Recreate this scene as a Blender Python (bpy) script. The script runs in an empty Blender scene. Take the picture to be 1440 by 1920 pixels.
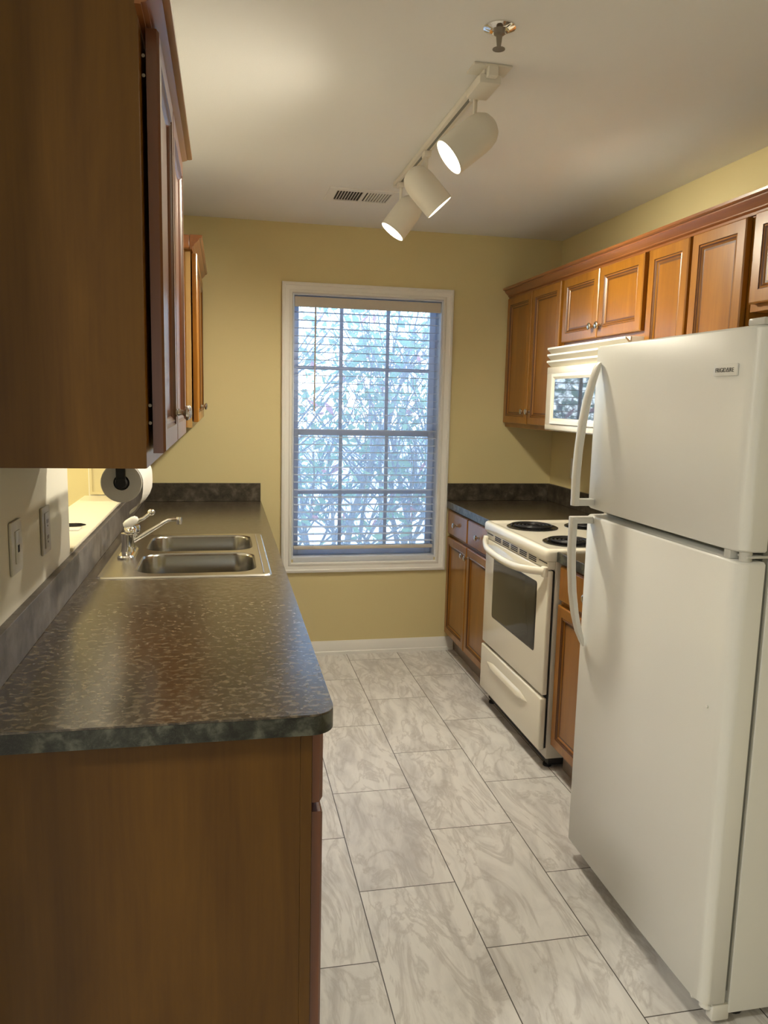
import bpy, bmesh, math, random
from mathutils import Vector, Matrix

random.seed(7)
SC = bpy.context.scene
COL = SC.collection
PI = math.pi

# ---------------------------------------------------------------- camera
CAM_POS = (0.0, 0.0, 1.4866)
FPX = 1455.12                                   # focal length in pixels of the 1920 px tall frame
PITCH, YAW, ROLL = 0.14190, 0.20420, 0.02310


def cam_axes():
    cy, sy, cp, sp = math.cos(YAW), math.sin(YAW), math.cos(PITCH), math.sin(PITCH)
    right = Vector((cy, -sy, 0)); fh = Vector((sy, cy, 0)); up = Vector((0, 0, 1))
    fwd = fh * cp - up * sp
    upc = fh * sp + up * cp
    cr, sr = math.cos(ROLL), math.sin(ROLL)
    return right * cr + upc * sr, upc * cr - right * sr, fwd


_r, _u, _f = cam_axes()
cam_data = bpy.data.cameras.new('camera')
cam = bpy.data.objects.new('camera', cam_data)
COL.objects.link(cam)
cam.matrix_world = Matrix(((_r.x, _u.x, -_f.x, CAM_POS[0]), (_r.y, _u.y, -_f.y, CAM_POS[1]),
                           (_r.z, _u.z, -_f.z, CAM_POS[2]), (0, 0, 0, 1)))
cam_data.sensor_fit = 'VERTICAL'
cam_data.sensor_height = 36.0
cam_data.sensor_width = 27.0
cam_data.lens = FPX * 36.0 / 1920.0
cam_data.clip_start = 0.02
SC.camera = cam

# ---------------------------------------------------------------- exposure
SC.view_settings.view_transform = 'Standard'
SC.view_settings.look = 'None'
SC.view_settings.gamma = 1.0
SC.view_settings.use_curve_mapping = False
SC.view_settings.exposure = 0.06

# ---------------------------------------------------------------- world (hazy bright sky)
WORLD_STRENGTH = 7.5
w = bpy.data.worlds.new('sky'); SC.world = w
w.use_nodes = True
nt = w.node_tree; nt.nodes.clear()
out = nt.nodes.new('ShaderNodeOutputWorld'); bg = nt.nodes.new('ShaderNodeBackground')
tc = nt.nodes.new('ShaderNodeTexCoord'); sep = nt.nodes.new('ShaderNodeSeparateXYZ')
ramp = nt.nodes.new('ShaderNodeValToRGB')
ramp.color_ramp.elements[0].position = 0.0; ramp.color_ramp.elements[0].color = (0.80, 0.93, 1.0, 1)
ramp.color_ramp.elements[1].position = 0.45; ramp.color_ramp.elements[1].color = (0.32, 0.54, 1.0, 1)
e = ramp.color_ramp.elements.new(0.12); e.color = (0.46, 0.71, 1.0, 1)
# the sky behind the house is a paler overcast than the bright blue one in front of the kitchen window
side = nt.nodes.new('ShaderNodeMapRange'); side.inputs['From Min'].default_value = -0.25; side.inputs['From Max'].default_value = 0.25
pale = nt.nodes.new('ShaderNodeMix'); pale.data_type = 'RGBA'; pale.inputs[6].default_value = (0.15, 0.155, 0.155, 1)
nt.links.new(tc.outputs['Generated'], sep.inputs[0])
nt.links.new(sep.outputs['Z'], ramp.inputs[0])
nt.links.new(sep.outputs['Y'], side.inputs['Value'])
nt.links.new(side.outputs[0], pale.inputs[0]); nt.links.new(ramp.outputs[0], pale.inputs[7])
nt.links.new(pale.outputs[2], bg.inputs['Color'])
bg.inputs['Strength'].default_value = WORLD_STRENGTH
nt.links.new(bg.outputs[0], out.inputs[0])

# ---------------------------------------------------------------- added fill lights, next room's lamp, sun, portals
WARM = (1.0, 0.91, 0.72)
SPOT_POWER = (70, 82, 70)


def area_light(name, loc, size, power, color, rot=(0, 0, 0), shape='DISK', size_y=None):
    d = bpy.data.lights.new(name, 'AREA'); d.shape = shape; d.size = size
    if size_y: d.size_y = size_y
    d.energy = power; d.color = color
    o = bpy.data.objects.new(name, d); o.location = loc; o.rotation_euler = rot
    COL.objects.link(o)
    return o


area_light('right_fill_light', (1.20, -0.9, 2.38), 0.45, 4, (1.0, 0.96, 0.88))  # unseen fill lamp added behind the camera, on the right
area_light('left_fill_light', (-1.7, 0.52, 2.38), 0.45, 59, (1.0, 0.96, 0.86))  # unseen fill lamp added on the left to brighten the refrigerator front
pl_ = bpy.data.lights.new('breakfast_room_light', 'POINT'); pl_.energy = 46; pl_.color = (1.0, 0.88, 0.56); pl_.shadow_soft_size = 0.12
pl_o = bpy.data.objects.new('breakfast_room_light', pl_); pl_o.location = (-1.55, 3.25, 1.95); COL.objects.link(pl_o)
sun = bpy.data.lights.new('sun', 'SUN'); sun.energy = 3.2; sun.angle = math.radians(0.6); sun.color = (1.0, 0.95, 0.86)
sun_o = bpy.data.objects.new('sun', sun); COL.objects.link(sun_o)
sun_o.rotation_euler = Vector((-0.75, 0.12, -0.62)).to_track_quat('-Z', 'Y').to_euler()
# daylight through the kitchen window and the added rear one: sky portals (they add no light of their own)
for nm, loc, rot, sx, sy in (('portal_kitchen', (0.80, 4.60, 1.32), (-PI / 2, 0, 0), 0.95, 1.56),
                             ('portal_rear', (-1.2, -3.10, 1.2), (PI / 2, 0, 0), 2.0, 1.8)):
    p_ = area_light(nm, loc, sx, 10, (1, 1, 1), rot, 'RECTANGLE', sy)
    p_.data.cycles.is_portal = True

# ---------------------------------------------------------------- measures of the kitchen (metres)
YW = 4.3876          # inner face of the far wall
XL, XR = -0.4507, 1.9305
ZC = 2.43            # ceiling
WT = 0.15            # wall thickness
CT = 0.914           # worktop height


# ================================================================ materials
def new_mat(name):
    m = bpy.data.materials.new(name); m.use_nodes = True
    n = m.node_tree.nodes
    b = n['Principled BSDF']
    return m, n, m.node_tree.links, b


def plain(name, col, rough=0.5, metal=0.0, bump=0.0, bscale=200.0, coat=0.0, spec=0.5):
    m, n, l, b = new_mat(name)
    b.inputs['Base Color'].default_value = (*col, 1)
    b.inputs['Roughness'].default_value = rough
    b.inputs['Metallic'].default_value = metal
    b.inputs['Coat Weight'].default_value = coat
    b.inputs['Specular IOR Level'].default_value = spec
    if bump:
        tc = n.new('ShaderNodeTexCoord'); nz = n.new('ShaderNodeTexNoise'); bp = n.new('ShaderNodeBump')
        nz.inputs['Scale'].default_value = bscale; nz.inputs['Detail'].default_value = 3
        bp.inputs['Strength'].default_value = bump; bp.inputs['Distance'].default_value = 0.002
        l.new(tc.outputs['Object'], nz.inputs['Vector']); l.new(nz.outputs['Fac'], bp.inputs['Height'])
        l.new(bp.outputs[0], b.inputs['Normal'])
    return m


def ramp_node(n, stops):
    r = n.new('ShaderNodeValToRGB'); el = r.color_ramp.elements
    while len(el) < len(stops): el.new(0.5)
    for e, (p, c) in zip(el, stops):
        e.position = p; e.color = (*c, 1)
    return r


def wood(name, dark, mid, light, rough=0.35, coat=0.15, grain='Z'):
    m, n, l, b = new_mat(name)
    tc = n.new('ShaderNodeTexCoord'); mp = n.new('ShaderNodeMapping')
    s = {'Z': (7, 7, 0.9), 'Y': (7, 0.9, 7), 'X': (0.9, 7, 7)}[grain]
    mp.inputs['Scale'].default_value = s
    nz = n.new('ShaderNodeTexNoise'); nz.inputs['Scale'].default_value = 1.6
    nz.inputs['Detail'].default_value = 6; nz.inputs['Roughness'].default_value = 0.62
    nz.inputs['Distortion'].default_value = 0.6
    rp = ramp_node(n, [(0.30, dark), (0.52, mid), (0.74, light)])
    mp2 = n.new('ShaderNodeMapping'); mp2.inputs['Scale'].default_value = tuple(v * 14 if v > 1 else v * 3 for v in s)
    n2 = n.new('ShaderNodeTexNoise'); n2.inputs['Scale'].default_value = 1.5; n2.inputs['Detail'].default_value = 2
    mx = n.new('ShaderNodeMix'); mx.data_type = 'RGBA'; mx.blend_type = 'MULTIPLY'
    r2 = ramp_node(n, [(0.35, (0.90, 0.89, 0.88)), (0.6, (1, 1, 1))])
    mx.inputs[0].default_value = 0.8
    l.new(tc.outputs['Object'], mp.inputs[0]); l.new(mp.outputs[0], nz.inputs['Vector']); l.new(nz.outputs['Fac'], rp.inputs[0])
    l.new(tc.outputs['Object'], mp2.inputs[0]); l.new(mp2.outputs[0], n2.inputs['Vector']); l.new(n2.outputs['Fac'], r2.inputs[0])
    l.new(rp.outputs[0], mx.inputs[6]); l.new(r2.outputs[0], mx.inputs[7])
    l.new(mx.outputs[2], b.inputs['Base Color'])
    b.inputs['Roughness'].default_value = rough
    b.inputs['Coat Weight'].default_value = coat
    b.inputs['Coat Roughness'].default_value = 0.25
    return m


def laminate(name, stops, rough, scale=(1, 1, 1), sc=16.0, vein=(0.20, 0.165, 0.11)):
    m, n, l, b = new_mat(name)
    tc = n.new('ShaderNodeTexCoord'); mp = n.new('ShaderNodeMapping'); mp.inputs['Scale'].default_value = scale
    nz = n.new('ShaderNodeTexNoise'); nz.inputs['Scale'].default_value = sc
    nz.inputs['Detail'].default_value = 4; nz.inputs['Roughness'].default_value = 0.60; nz.inputs['Distortion'].default_value = 0.35
    rp = ramp_node(n, stops)
    n2 = n.new('ShaderNodeTexNoise'); n2.inputs['Scale'].default_value = sc * 2.1
    n2.inputs['Detail'].default_value = 3; n2.inputs['Distortion'].default_value = 2.2
    # thin veins where the second noise crosses its middle
    sb = n.new('ShaderNodeMath'); sb.operation = 'SUBTRACT'; sb.inputs[1].default_value = 0.5
    ab = n.new('ShaderNodeMath'); ab.operation = 'ABSOLUTE'
    vr = ramp_node(n, [(0.0, (0.26, 0.26, 0.26)), (0.030, (0, 0, 0))])
    n3 = n.new('ShaderNodeTexNoise'); n3.inputs['Scale'].default_value = sc * 0.25; n3.inputs['Detail'].default_value = 2
    gate = ramp_node(n, [(0.35, (0.25, 0.25, 0.25)), (0.75, (1, 1, 1))])
    mu = n.new('ShaderNodeMath'); mu.operation = 'MULTIPLY'
    mx = n.new('ShaderNodeMix'); mx.data_type = 'RGBA'; mx.inputs[7].default_value = (*vein, 1)
    l.new(tc.outputs['Object'], mp.inputs[0])
    for q in (nz, n2, n3): l.new(mp.outputs[0], q.inputs['Vector'])
    l.new(nz.outputs['Fac'], rp.inputs[0]); l.new(n2.outputs['Fac'], sb.inputs[0]); l.new(sb.outputs[0], ab.inputs[0])
    l.new(ab.outputs[0], vr.inputs[0]); l.new(n3.outputs['Fac'], gate.inputs[0])
    l.new(vr.outputs[0], mu.inputs[0]); l.new(gate.outputs[0], mu.inputs[1])
    l.new(mu.outputs[0], mx.inputs[0]); l.new(rp.outputs[0], mx.inputs[6]); l.new(mx.outputs[2], b.inputs['Base Color'])
    b.inputs['Roughness'].default_value = rough
    return m


def painted(name, col, rough=0.85, bump=0.12, scale=260):
    return plain(name, col, rough, bump=bump, bscale=scale, spec=0.25)


M = {}
M['wall'] = painted('wall_paint', (0.69, 0.595, 0.325))
M['wall_left'] = painted('wall_paint_cool_light', (0.83, 0.80, 0.70))  # same cream paint as the other walls, made paler for cooler light
M['ceiling'] = painted('ceiling_paint', (0.86, 0.86, 0.84), 0.9)
M['trim'] = plain('trim_white', (0.85, 0.845, 0.81), 0.35)
def hazed_white(name, col, k, rough=0.4):
    """White plastic, slightly translucent; col carries a blue haze tint."""
    m, n, l, b = new_mat(name)
    b.inputs['Base Color'].default_value = (*col, 1); b.inputs['Roughness'].default_value = rough
    t = n.new('ShaderNodeBsdfTranslucent'); t.inputs[0].default_value = (*col, 1)
    mx = n.new('ShaderNodeMixShader'); mx.inputs[0].default_value = k
    l.new(b.outputs[0], mx.inputs[1]); l.new(t.outputs[0], mx.inputs[2])
    l.new(mx.outputs[0], n['Material Output'].inputs[0])
    return m


M['sill'] = plain('ledge_paint', (0.74, 0.68, 0.52), 0.4)
M['vinyl'] = hazed_white('window_vinyl_haze_tint', (0.80, 0.85, 0.93), 0.22)  # white vinyl, with bluish daylight haze put into its colour
M['slat'] = hazed_white('blind_haze_tint', (0.82, 0.86, 0.93), 0.40)  # white slats, their blue backlight tint painted into the colour
M['valance'] = plain('blind_valance', (0.62, 0.58, 0.52), 0.5)
M['cord'] = plain('blind_cord', (0.75, 0.77, 0.80), 0.8)
M['wand'] = plain('blind_wand', (0.60, 0.56, 0.53), 0.4)
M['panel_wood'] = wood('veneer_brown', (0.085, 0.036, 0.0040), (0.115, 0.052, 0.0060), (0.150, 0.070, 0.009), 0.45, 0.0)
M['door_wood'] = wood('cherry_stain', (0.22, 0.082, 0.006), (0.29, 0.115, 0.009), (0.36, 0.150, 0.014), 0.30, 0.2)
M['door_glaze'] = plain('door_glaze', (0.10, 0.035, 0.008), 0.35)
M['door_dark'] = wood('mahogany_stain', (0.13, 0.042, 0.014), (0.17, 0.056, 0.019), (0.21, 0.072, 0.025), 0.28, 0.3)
M['crown_wood'] = wood('cherry_crown', (0.20, 0.068, 0.018), (0.26, 0.092, 0.024), (0.32, 0.12, 0.033), 0.28, 0.3, 'Y')
M['panel_wood'].node_tree.nodes['Principled BSDF'].inputs['Specular IOR Level'].default_value = 0.3
M['light_wood'] = wood('maple_edge', (0.36, 0.21, 0.07), (0.44, 0.26, 0.09), (0.52, 0.32, 0.12), 0.5, 0.0)
M['dark_gap'] = plain('shadow_gap', (0.02, 0.012, 0.008), 0.9)
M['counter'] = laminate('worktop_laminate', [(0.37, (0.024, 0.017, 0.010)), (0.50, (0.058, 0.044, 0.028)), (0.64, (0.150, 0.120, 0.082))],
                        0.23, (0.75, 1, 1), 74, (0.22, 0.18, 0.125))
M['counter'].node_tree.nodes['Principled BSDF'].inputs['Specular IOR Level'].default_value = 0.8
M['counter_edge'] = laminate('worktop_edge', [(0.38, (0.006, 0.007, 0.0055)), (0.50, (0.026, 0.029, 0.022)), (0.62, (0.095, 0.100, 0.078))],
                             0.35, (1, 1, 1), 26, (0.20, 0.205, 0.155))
M['splash'] = laminate('splash_laminate', [(0.30, (0.055, 0.048, 0.045)), (0.50, (0.115, 0.10, 0.092)), (0.72, (0.19, 0.17, 0.155))],
                       0.42, (1, 1, 1), 15, (0.28, 0.26, 0.23))
M['splash_dark'] = laminate('splash_dark', [(0.32, (0.016, 0.012, 0.008)), (0.52, (0.050, 0.040, 0.028)), (0.72, (0.13, 0.11, 0.085))],
                            0.4, (1, 1, 1), 19, (0.2, 0.18, 0.13))
M['steel_bowl'] = plain('brushed_bowl', (0.36, 0.345, 0.31), 0.22, 1.0)
M['steel'] = plain('brushed_steel', (0.56, 0.54, 0.50), 0.27, 1.0)
M['chrome'] = plain('chrome', (0.82, 0.81, 0.79), 0.06, 1.0)
M['nickel'] = plain('brushed_nickel', (0.62, 0.58, 0.52), 0.22, 1.0)
M['fridge'] = plain('fridge_white', (0.82, 0.825, 0.79), 0.34, bump=0.10, bscale=420, coat=0.1)
M['fridge_smooth'] = plain('fridge_trim', (0.82, 0.82, 0.78), 0.28)
M['gasket'] = plain('door_gasket', (0.22, 0.225, 0.20), 0.7)
M['hinge'] = plain('hinge_grey', (0.60, 0.60, 0.57), 0.3)
M['range'] = plain('range_enamel', (0.86, 0.82, 0.70), 0.16, coat=0.3)
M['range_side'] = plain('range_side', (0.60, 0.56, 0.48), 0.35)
M['black'] = plain('black_gloss', (0.012, 0.012, 0.012), 0.15)
M['black_matt'] = plain('black_matt', (0.015, 0.014, 0.013), 0.6)
M['coil'] = plain('burner_coil', (0.02, 0.02, 0.022), 0.35, 0.3)
M['oven_glass'] = plain('oven_glass', (0.045, 0.043, 0.038), 0.08, spec=0.25)
M['mw_glass'] = plain('mirror_glass', (0.05, 0.055, 0.06), 0.03, 0.0, spec=1.0, coat=1.0)
M['mw_film'] = plain('microwave_film', (0.80, 0.76, 0.66), 0.15, bump=0.5, bscale=60)
M['fixture'] = plain('fixture_white', (0.78, 0.75, 0.66), 0.4)
M['plate'] = plain('cover_plate', (0.72, 0.70, 0.64), 0.35)
M['plate_grey'] = plain('cover_plate_grey', (0.55, 0.52, 0.48), 0.35)
M['paper'] = plain('towel_paper', (0.82, 0.79, 0.74), 0.9, bump=0.3, bscale=160)
M['brass'] = plain('sprinkler_metal', (0.30, 0.27, 0.23), 0.4, 1.0)
M['vent_dark'] = plain('vent_dark', (0.06, 0.055, 0.05), 0.8)
M['bark'] = plain('shrub_bark', (0.22, 0.205, 0.21), 0.9)
M['leaf'] = plain('shrub_leaf', (0.17, 0.29, 0.13), 0.5)
M['leaf_red'] = plain('shrub_leaf_red', (0.45, 0.12, 0.10), 0.5)
def leaf_mat(name, col):
    m = bpy.data.materials.new(name); m.use_nodes = True
    n = m.node_tree.nodes; l = m.node_tree.links; n.clear()
    o = n.new('ShaderNodeOutputMaterial'); mx = n.new('ShaderNodeMixShader'); mx.inputs[0].default_value = 0.5
    a = n.new('ShaderNodeBsdfDiffuse'); a.inputs[0].default_value = (*col, 1)
    b = n.new('ShaderNodeBsdfTranslucent'); b.inputs[0].default_value = (*[min(1, c * 1.3) for c in col], 1)
    l.new(a.outputs[0], mx.inputs[1]); l.new(b.outputs[0], mx.inputs[2]); l.new(mx.outputs[0], o.inputs[0])
    return m


M['leaf'] = leaf_mat('shrub_leaf', (0.24, 0.36, 0.19))
M['leaf_red'] = leaf_mat('shrub_leaf_red', (0.52, 0.20, 0.19))


def haze_veil_mat():
    """Thin translucent sheet, added to lay a pale haze over the window."""
    m = bpy.data.materials.new('haze_veil_sheet'); m.use_nodes = True
    n = m.node_tree.nodes; l = m.node_tree.links; n.clear()
    o = n.new('ShaderNodeOutputMaterial'); mx = n.new('ShaderNodeMixShader'); mx.inputs[0].default_value = 0.17
    t = n.new('ShaderNodeBsdfTransparent')
    tr = n.new('ShaderNodeBsdfTranslucent'); tr.inputs[0].default_value = (0.62, 0.66, 0.72, 1)
    l.new(t.outputs[0], mx.inputs[1]); l.new(tr.outputs[0], mx.inputs[2]); l.new(mx.outputs[0], o.inputs[0])
    return m


M['haze'] = haze_veil_mat()
M['ground'] = plain('outside_ground', (0.72, 0.72, 0.68), 0.9, bump=0.3, bscale=8)
M['ink'] = plain('badge_ink', (0.02, 0.02, 0.02), 0.5)


def emission(name, col, strength):
    m, n, l, b = new_mat(name)
    b.inputs['Base Color'].default_value = (0.8, 0.8, 0.75, 1)
    b.inputs['Emission Color'].default_value = (*col, 1)
    b.inputs['Emission Strength'].default_value = strength
    return m


M['lamp'] = emission('lamp_lens', (1.0, 0.93, 0.72), 14.0)


def glass_mat():
    m = bpy.data.materials.new('window_glass'); m.use_nodes = True
    n = m.node_tree.nodes; l = m.node_tree.links; n.clear()
    o = n.new('ShaderNodeOutputMaterial'); mx = n.new('ShaderNodeMixShader')
    t = n.new('ShaderNodeBsdfTransparent'); t.inputs[0].default_value = (0.97, 0.98, 0.98, 1)
    g = n.new('ShaderNodeBsdfGlossy'); g.inputs['Roughness'].default_value = 0.0
    fr = n.new('ShaderNodeFresnel'); fr.inputs[0].default_value = 1.45
    l.new(fr.outputs[0], mx.inputs[0]); l.new(t.outputs[0], mx.inputs[1]); l.new(g.outputs[0], mx.inputs[2])
    l.new(mx.outputs[0], o.inputs[0])
    return m


M['glass'] = glass_mat()

TX0, TWD, TY0, TLN = 0.3954, 0.3039, 2.752, 0.6033       # floor tile origin, width, joint, length


def tile_mat():
    m, n, l, b = new_mat('marble_tiles')
    tc = n.new('ShaderNodeTexCoord'); sp = n.new('ShaderNodeSeparateXYZ')
    l.new(tc.outputs['Object'], sp.inputs[0])

    def math_(op, a, bb=None):
        q = n.new('ShaderNodeMath'); q.operation = op
        for i, v in enumerate((a, bb)):
            if v is None: continue
            if isinstance(v, (int, float)): q.inputs[i].default_value = v
            else: l.new(v, q.inputs[i])
        return q.outputs[0]
    u = math_('DIVIDE', math_('SUBTRACT', sp.outputs['X'], TX0), TWD)
    col = math_('FLOOR', u)
    odd = math_('FLOORED_MODULO', col, 2.0)
    v = math_('ADD', math_('DIVIDE', math_('SUBTRACT', sp.outputs['Y'], TY0), TLN), math_('MULTIPLY', odd, 0.5))
    row = math_('FLOOR', v)
    fu = math_('FRACT', u); fv = math_('FRACT', v)
    du = math_('MULTIPLY', math_('MINIMUM', fu, math_('SUBTRACT', 1.0, fu)), TWD)
    dv = math_('MULTIPLY', math_('MINIMUM', fv, math_('SUBTRACT', 1.0, fv)), TLN)
    d = math_('MINIMUM', du, dv)
    grout = math_('LESS_THAN', d, 0.0016)
    cid = n.new('ShaderNodeCombineXYZ'); l.new(col, cid.inputs[0]); l.new(row, cid.inputs[1])
    wn = n.new('ShaderNodeTexWhiteNoise'); wn.noise_dimensions = '3D'; l.new(cid.outputs[0], wn.inputs['Vector'])
    off = n.new('ShaderNodeVectorMath'); off.operation = 'SCALE'; off.inputs['Scale'].default_value = 9.0
    l.new(wn.outputs['Color'], off.inputs[0])
    add = n.new('ShaderNodeVectorMath'); add.operation = 'ADD'
    l.new(tc.outputs['Object'], add.inputs[0]); l.new(off.outputs[0], add.inputs[1])
    mp = n.new('ShaderNodeMapping'); mp.inputs['Rotation'].default_value = (0, 0, math.radians(-32))
    mp.inputs['Scale'].default_value = (3.6, 1.15, 1)
    l.new(add.outputs[0], mp.inputs[0])
    # soft grey clouds
    n1 = n.new('ShaderNodeTexNoise'); n1.inputs['Scale'].default_value = 2.3; n1.inputs['Detail'].default_value = 8
    n1.inputs['Roughness'].default_value = 0.62; n1.inputs['Distortion'].default_value = 1.1
    l.new(mp.outputs[0], n1.inputs['Vector'])
    r1 = ramp_node(n, [(0.33, (0.50, 0.48, 0.465)), (0.46, (0.65, 0.635, 0.615)), (0.58, (0.75, 0.735, 0.71))])
    l.new(n1.outputs['Fac'], r1.inputs[0])
    # thin veins
    n2 = n.new('ShaderNodeTexNoise'); n2.inputs['Scale'].default_value = 2.0; n2.inputs['Detail'].default_value = 6
    n2.inputs['Roughness'].default_value = 0.6; n2.inputs['Distortion'].default_value = 1.6
    l.new(mp.outputs[0], n2.inputs['Vector'])
    ab = math_('ABSOLUTE', math_('SUBTRACT', n2.outputs['Fac'], 0.52))
    r2 = ramp_node(n, [(0.0, (0.55, 0.55, 0.55)), (0.05, (0, 0, 0))])
    l.new(ab, r2.inputs[0])
    mx = n.new('ShaderNodeMix'); mx.data_type = 'RGBA'
    l.new(r2.outputs[0], mx.inputs[0]); l.new(r1.outputs[0], mx.inputs[6]); mx.inputs[7].default_value = (0.42, 0.39, 0.365, 1)
    mg = n.new('ShaderNodeMix'); mg.data_type = 'RGBA'
    l.new(grout, mg.inputs[0]); l.new(mx.outputs[2], mg.inputs[6]); mg.inputs[7].default_value = (0.075, 0.068, 0.06, 1)
    l.new(mg.outputs[2], b.inputs['Base Color'])
    b.inputs['Roughness'].default_value = 0.33
    return m


M['tile'] = tile_mat()


# ================================================================ mesh helpers
class MB:
    """Collects shapes in world coordinates; obj() links them as one mesh object."""

    def __init__(self):
        self.bm = bmesh.new()

    def box(self, x0, x1, y0, y1, z0, z1, bev=0.0, seg=2):
        r = bmesh.ops.create_cube(self.bm, size=1.0)
        vs = r['verts']
        for v in vs:
            v.co = Vector(((x0 + x1) / 2 + v.co.x * (x1 - x0), (y0 + y1) / 2 + v.co.y * (y1 - y0), (z0 + z1) / 2 + v.co.z * (z1 - z0)))
        if bev:
            es = list({e for v in vs for e in v.link_edges})
            bmesh.ops.bevel(self.bm, geom=es, offset=bev, segments=seg, affect='EDGES', profile=0.5)
        return self

    def loft(self, rings, closed=True, cap0=True, cap1=True):
        bm = self.bm
        R = [[bm.verts.new(p) for p in ring] for ring in rings]
        k = len(R[0])
        for a, b in zip(R, R[1:]):
            for i in range(k if closed else k - 1):
                j = (i + 1) % k
                bm.faces.new((a[i], a[j], b[j], b[i]))
        if cap0 and len(R[0]) > 2: bm.faces.new(list(reversed(R[0])))
        if cap1 and len(R[-1]) > 2: bm.faces.new(R[-1])
        return self

    def tube(self, pts, r, n=10, caps=True):
        """A round tube along points; r a number or one per point."""
        pts = [Vector(p) for p in pts]
        rs = r if isinstance(r, (list, tuple)) else [r] * len(pts)
        rings = []
        prev = None
        for i, p in enumerate(pts):
            t = (pts[min(i + 1, len(pts) - 1)] - pts[max(i - 1, 0)]).normalized()
            if prev is None:
                a = t.orthogonal().normalized()
            else:
                a = (prev - t * prev.dot(t))
                a = a.normalized() if a.length > 1e-6 else t.orthogonal().normalized()
            prev = a
            b = t.cross(a)
            rings.append([p + (a * math.cos(2 * PI * k / n) + b * math.sin(2 * PI * k / n)) * rs[i] for k in range(n)])
        return self.loft(rings, True, caps, caps)

    def lathe(self, prof, org, axis, n=24, caps=True):
        """prof: (distance along axis, radius)."""
        ax = Vector(axis).normalized(); a = ax.orthogonal().normalized(); b = ax.cross(a); org = Vector(org)
        rings = [[org + ax * h + (a * math.cos(2 * PI * k / n) + b * math.sin(2 * PI * k / n)) * max(r, 1e-4) for k in range(n)] for h, r in prof]
        return self.loft(rings, True, caps, caps)

    def prism(self, pts, vec):
        """Planar outline pushed along vec."""
        pts = [Vector(p) for p in pts]; vec = Vector(vec)
        return self.loft([pts, [p + vec for p in pts]])

    def sweep(self, path, sect, side=Vector((0, 1, 0))):
        """Rectangular-ish section (list of (s, t): along side, along normal) swept along a path lying in a plane normal to side."""
        path = [Vector(p) for p in path]
        rings = []
        for i, p in enumerate(path):
            t = (path[min(i + 1, len(path) - 1)] - path[max(i - 1, 0)]).normalized()
            nrm = t.cross(side).normalized()
            s = sect[i] if isinstance(sect[0][0], (list, tuple)) else sect
            rings.append([p + side * a + nrm * b for a, b in s])
        return self.loft(rings)

    def holed(self, outer, holes, thick, axis=2):
        """A plate: outer loop with holes (each a list of points in one plane), extruded by thick along the axis."""
        bm = self.bm
        es = []
        for lp in [outer] + holes:
            vs = [bm.verts.new(p) for p in lp]
            es += [bm.edges.new((vs[i], vs[(i + 1) % len(vs)])) for i in range(len(vs))]
        r = bmesh.ops.triangle_fill(bm, edges=es, use_beauty=True, use_dissolve=False)
        fs = [g for g in r['geom'] if isinstance(g, bmesh.types.BMFace)]
        if thick:
            ex = bmesh.ops.extrude_face_region(bm, geom=fs)
            d = [0, 0, 0]; d[axis] = thick
            bmesh.ops.translate(bm, vec=d, verts=[g for g in ex['geom'] if isinstance(g, bmesh.types.BMVert)])
        return self

    def obj(self, name, mat, root=None, smooth=35):
        bm = self.bm
        bmesh.ops.recalc_face_normals(bm, faces=bm.faces)
        off = world_loc(root)
        if off.length > 0:
            bmesh.ops.translate(bm, vec=-off, verts=bm.verts)
        me = bpy.data.meshes.new(name); bm.to_mesh(me); bm.free()
        me.materials.append(M[mat] if isinstance(mat, str) else mat)
        if mat in ('door_wood', 'door_dark'): me.materials.append(M['door_glaze'])
        if smooth:
            for p in me.polygons: p.use_smooth = True
            me.set_sharp_from_angle(angle=math.radians(smooth))
        o = bpy.data.objects.new(name, me); COL.objects.link(o)
        if root is not None: o.parent = root
        return o


def world_loc(o):
    v = Vector((0, 0, 0))
    while o is not None:
        v += o.location; o = o.parent
    return v


def tag(o, label, cat, group=None):
    o['label'] = label; o['category'] = cat
    if group: o['group'] = group
    return o


def thing(name, loc, label, cat, group=None):
    o = bpy.data.objects.new(name, None); o.location = loc; o.empty_display_size = 0.05
    COL.objects.link(o)
    return tag(o, label, cat, group)


def struct(o):
    o['kind'] = 'structure'
    return o


def rrect(cx, cy, w, h, r, n=6):
    """Rounded rectangle outline as (a, b) pairs, counter-clockwise."""
    P = []
    for sx, sy, a0 in ((1, 1, 0), (-1, 1, 90), (-1, -1, 180), (1, -1, 270)):
        for k in range(n + 1):
            a = math.radians(a0 + 90 * k / n)
            P.append((cx + sx * (w / 2 - r) + r * math.cos(a), cy + sy * (h / 2 - r) + r * math.sin(a)))
    return P


def panel_door(mb, org, u, v, nrm, wd, ht, th=0.021, stile=0.052, recess=True):
    """Cabinet door: frame with a beaded step to a recessed flat field. org is the back lower corner."""
    org, u, v, nrm = Vector(org), Vector(u), Vector(v), Vector(nrm)
    if recess:
        prof = [(0, 0), (0, th - 0.004), (0.004, th), (stile - 0.012, th), (stile - 0.009, th - 0.0035), (stile - 0.004, th - 0.0015),
                (stile + 0.001, th - 0.005), (stile + 0.005, th - 0.010), (stile + 0.012, th - 0.010)]
    else:
        prof = [(0, 0), (0, th - 0.007), (0.007, th), (0.012, th)]
    rings = []
    for i, d in prof:
        rings.append([org + u * a + v * b + nrm * d for a, b in ((i, i), (wd - i, i), (wd - i, ht - i), (i, ht - i))])
    n0 = len(mb.bm.faces)
    mb.loft(rings)
    if recess:                                   # dark glaze left in the bead around the field
        mb.bm.faces.ensure_lookup_table()
        for k in (3, 5, 7):
            for f in mb.bm.faces[n0 + 4 * k:n0 + 4 * k + 4]: f.material_index = 1


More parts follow.
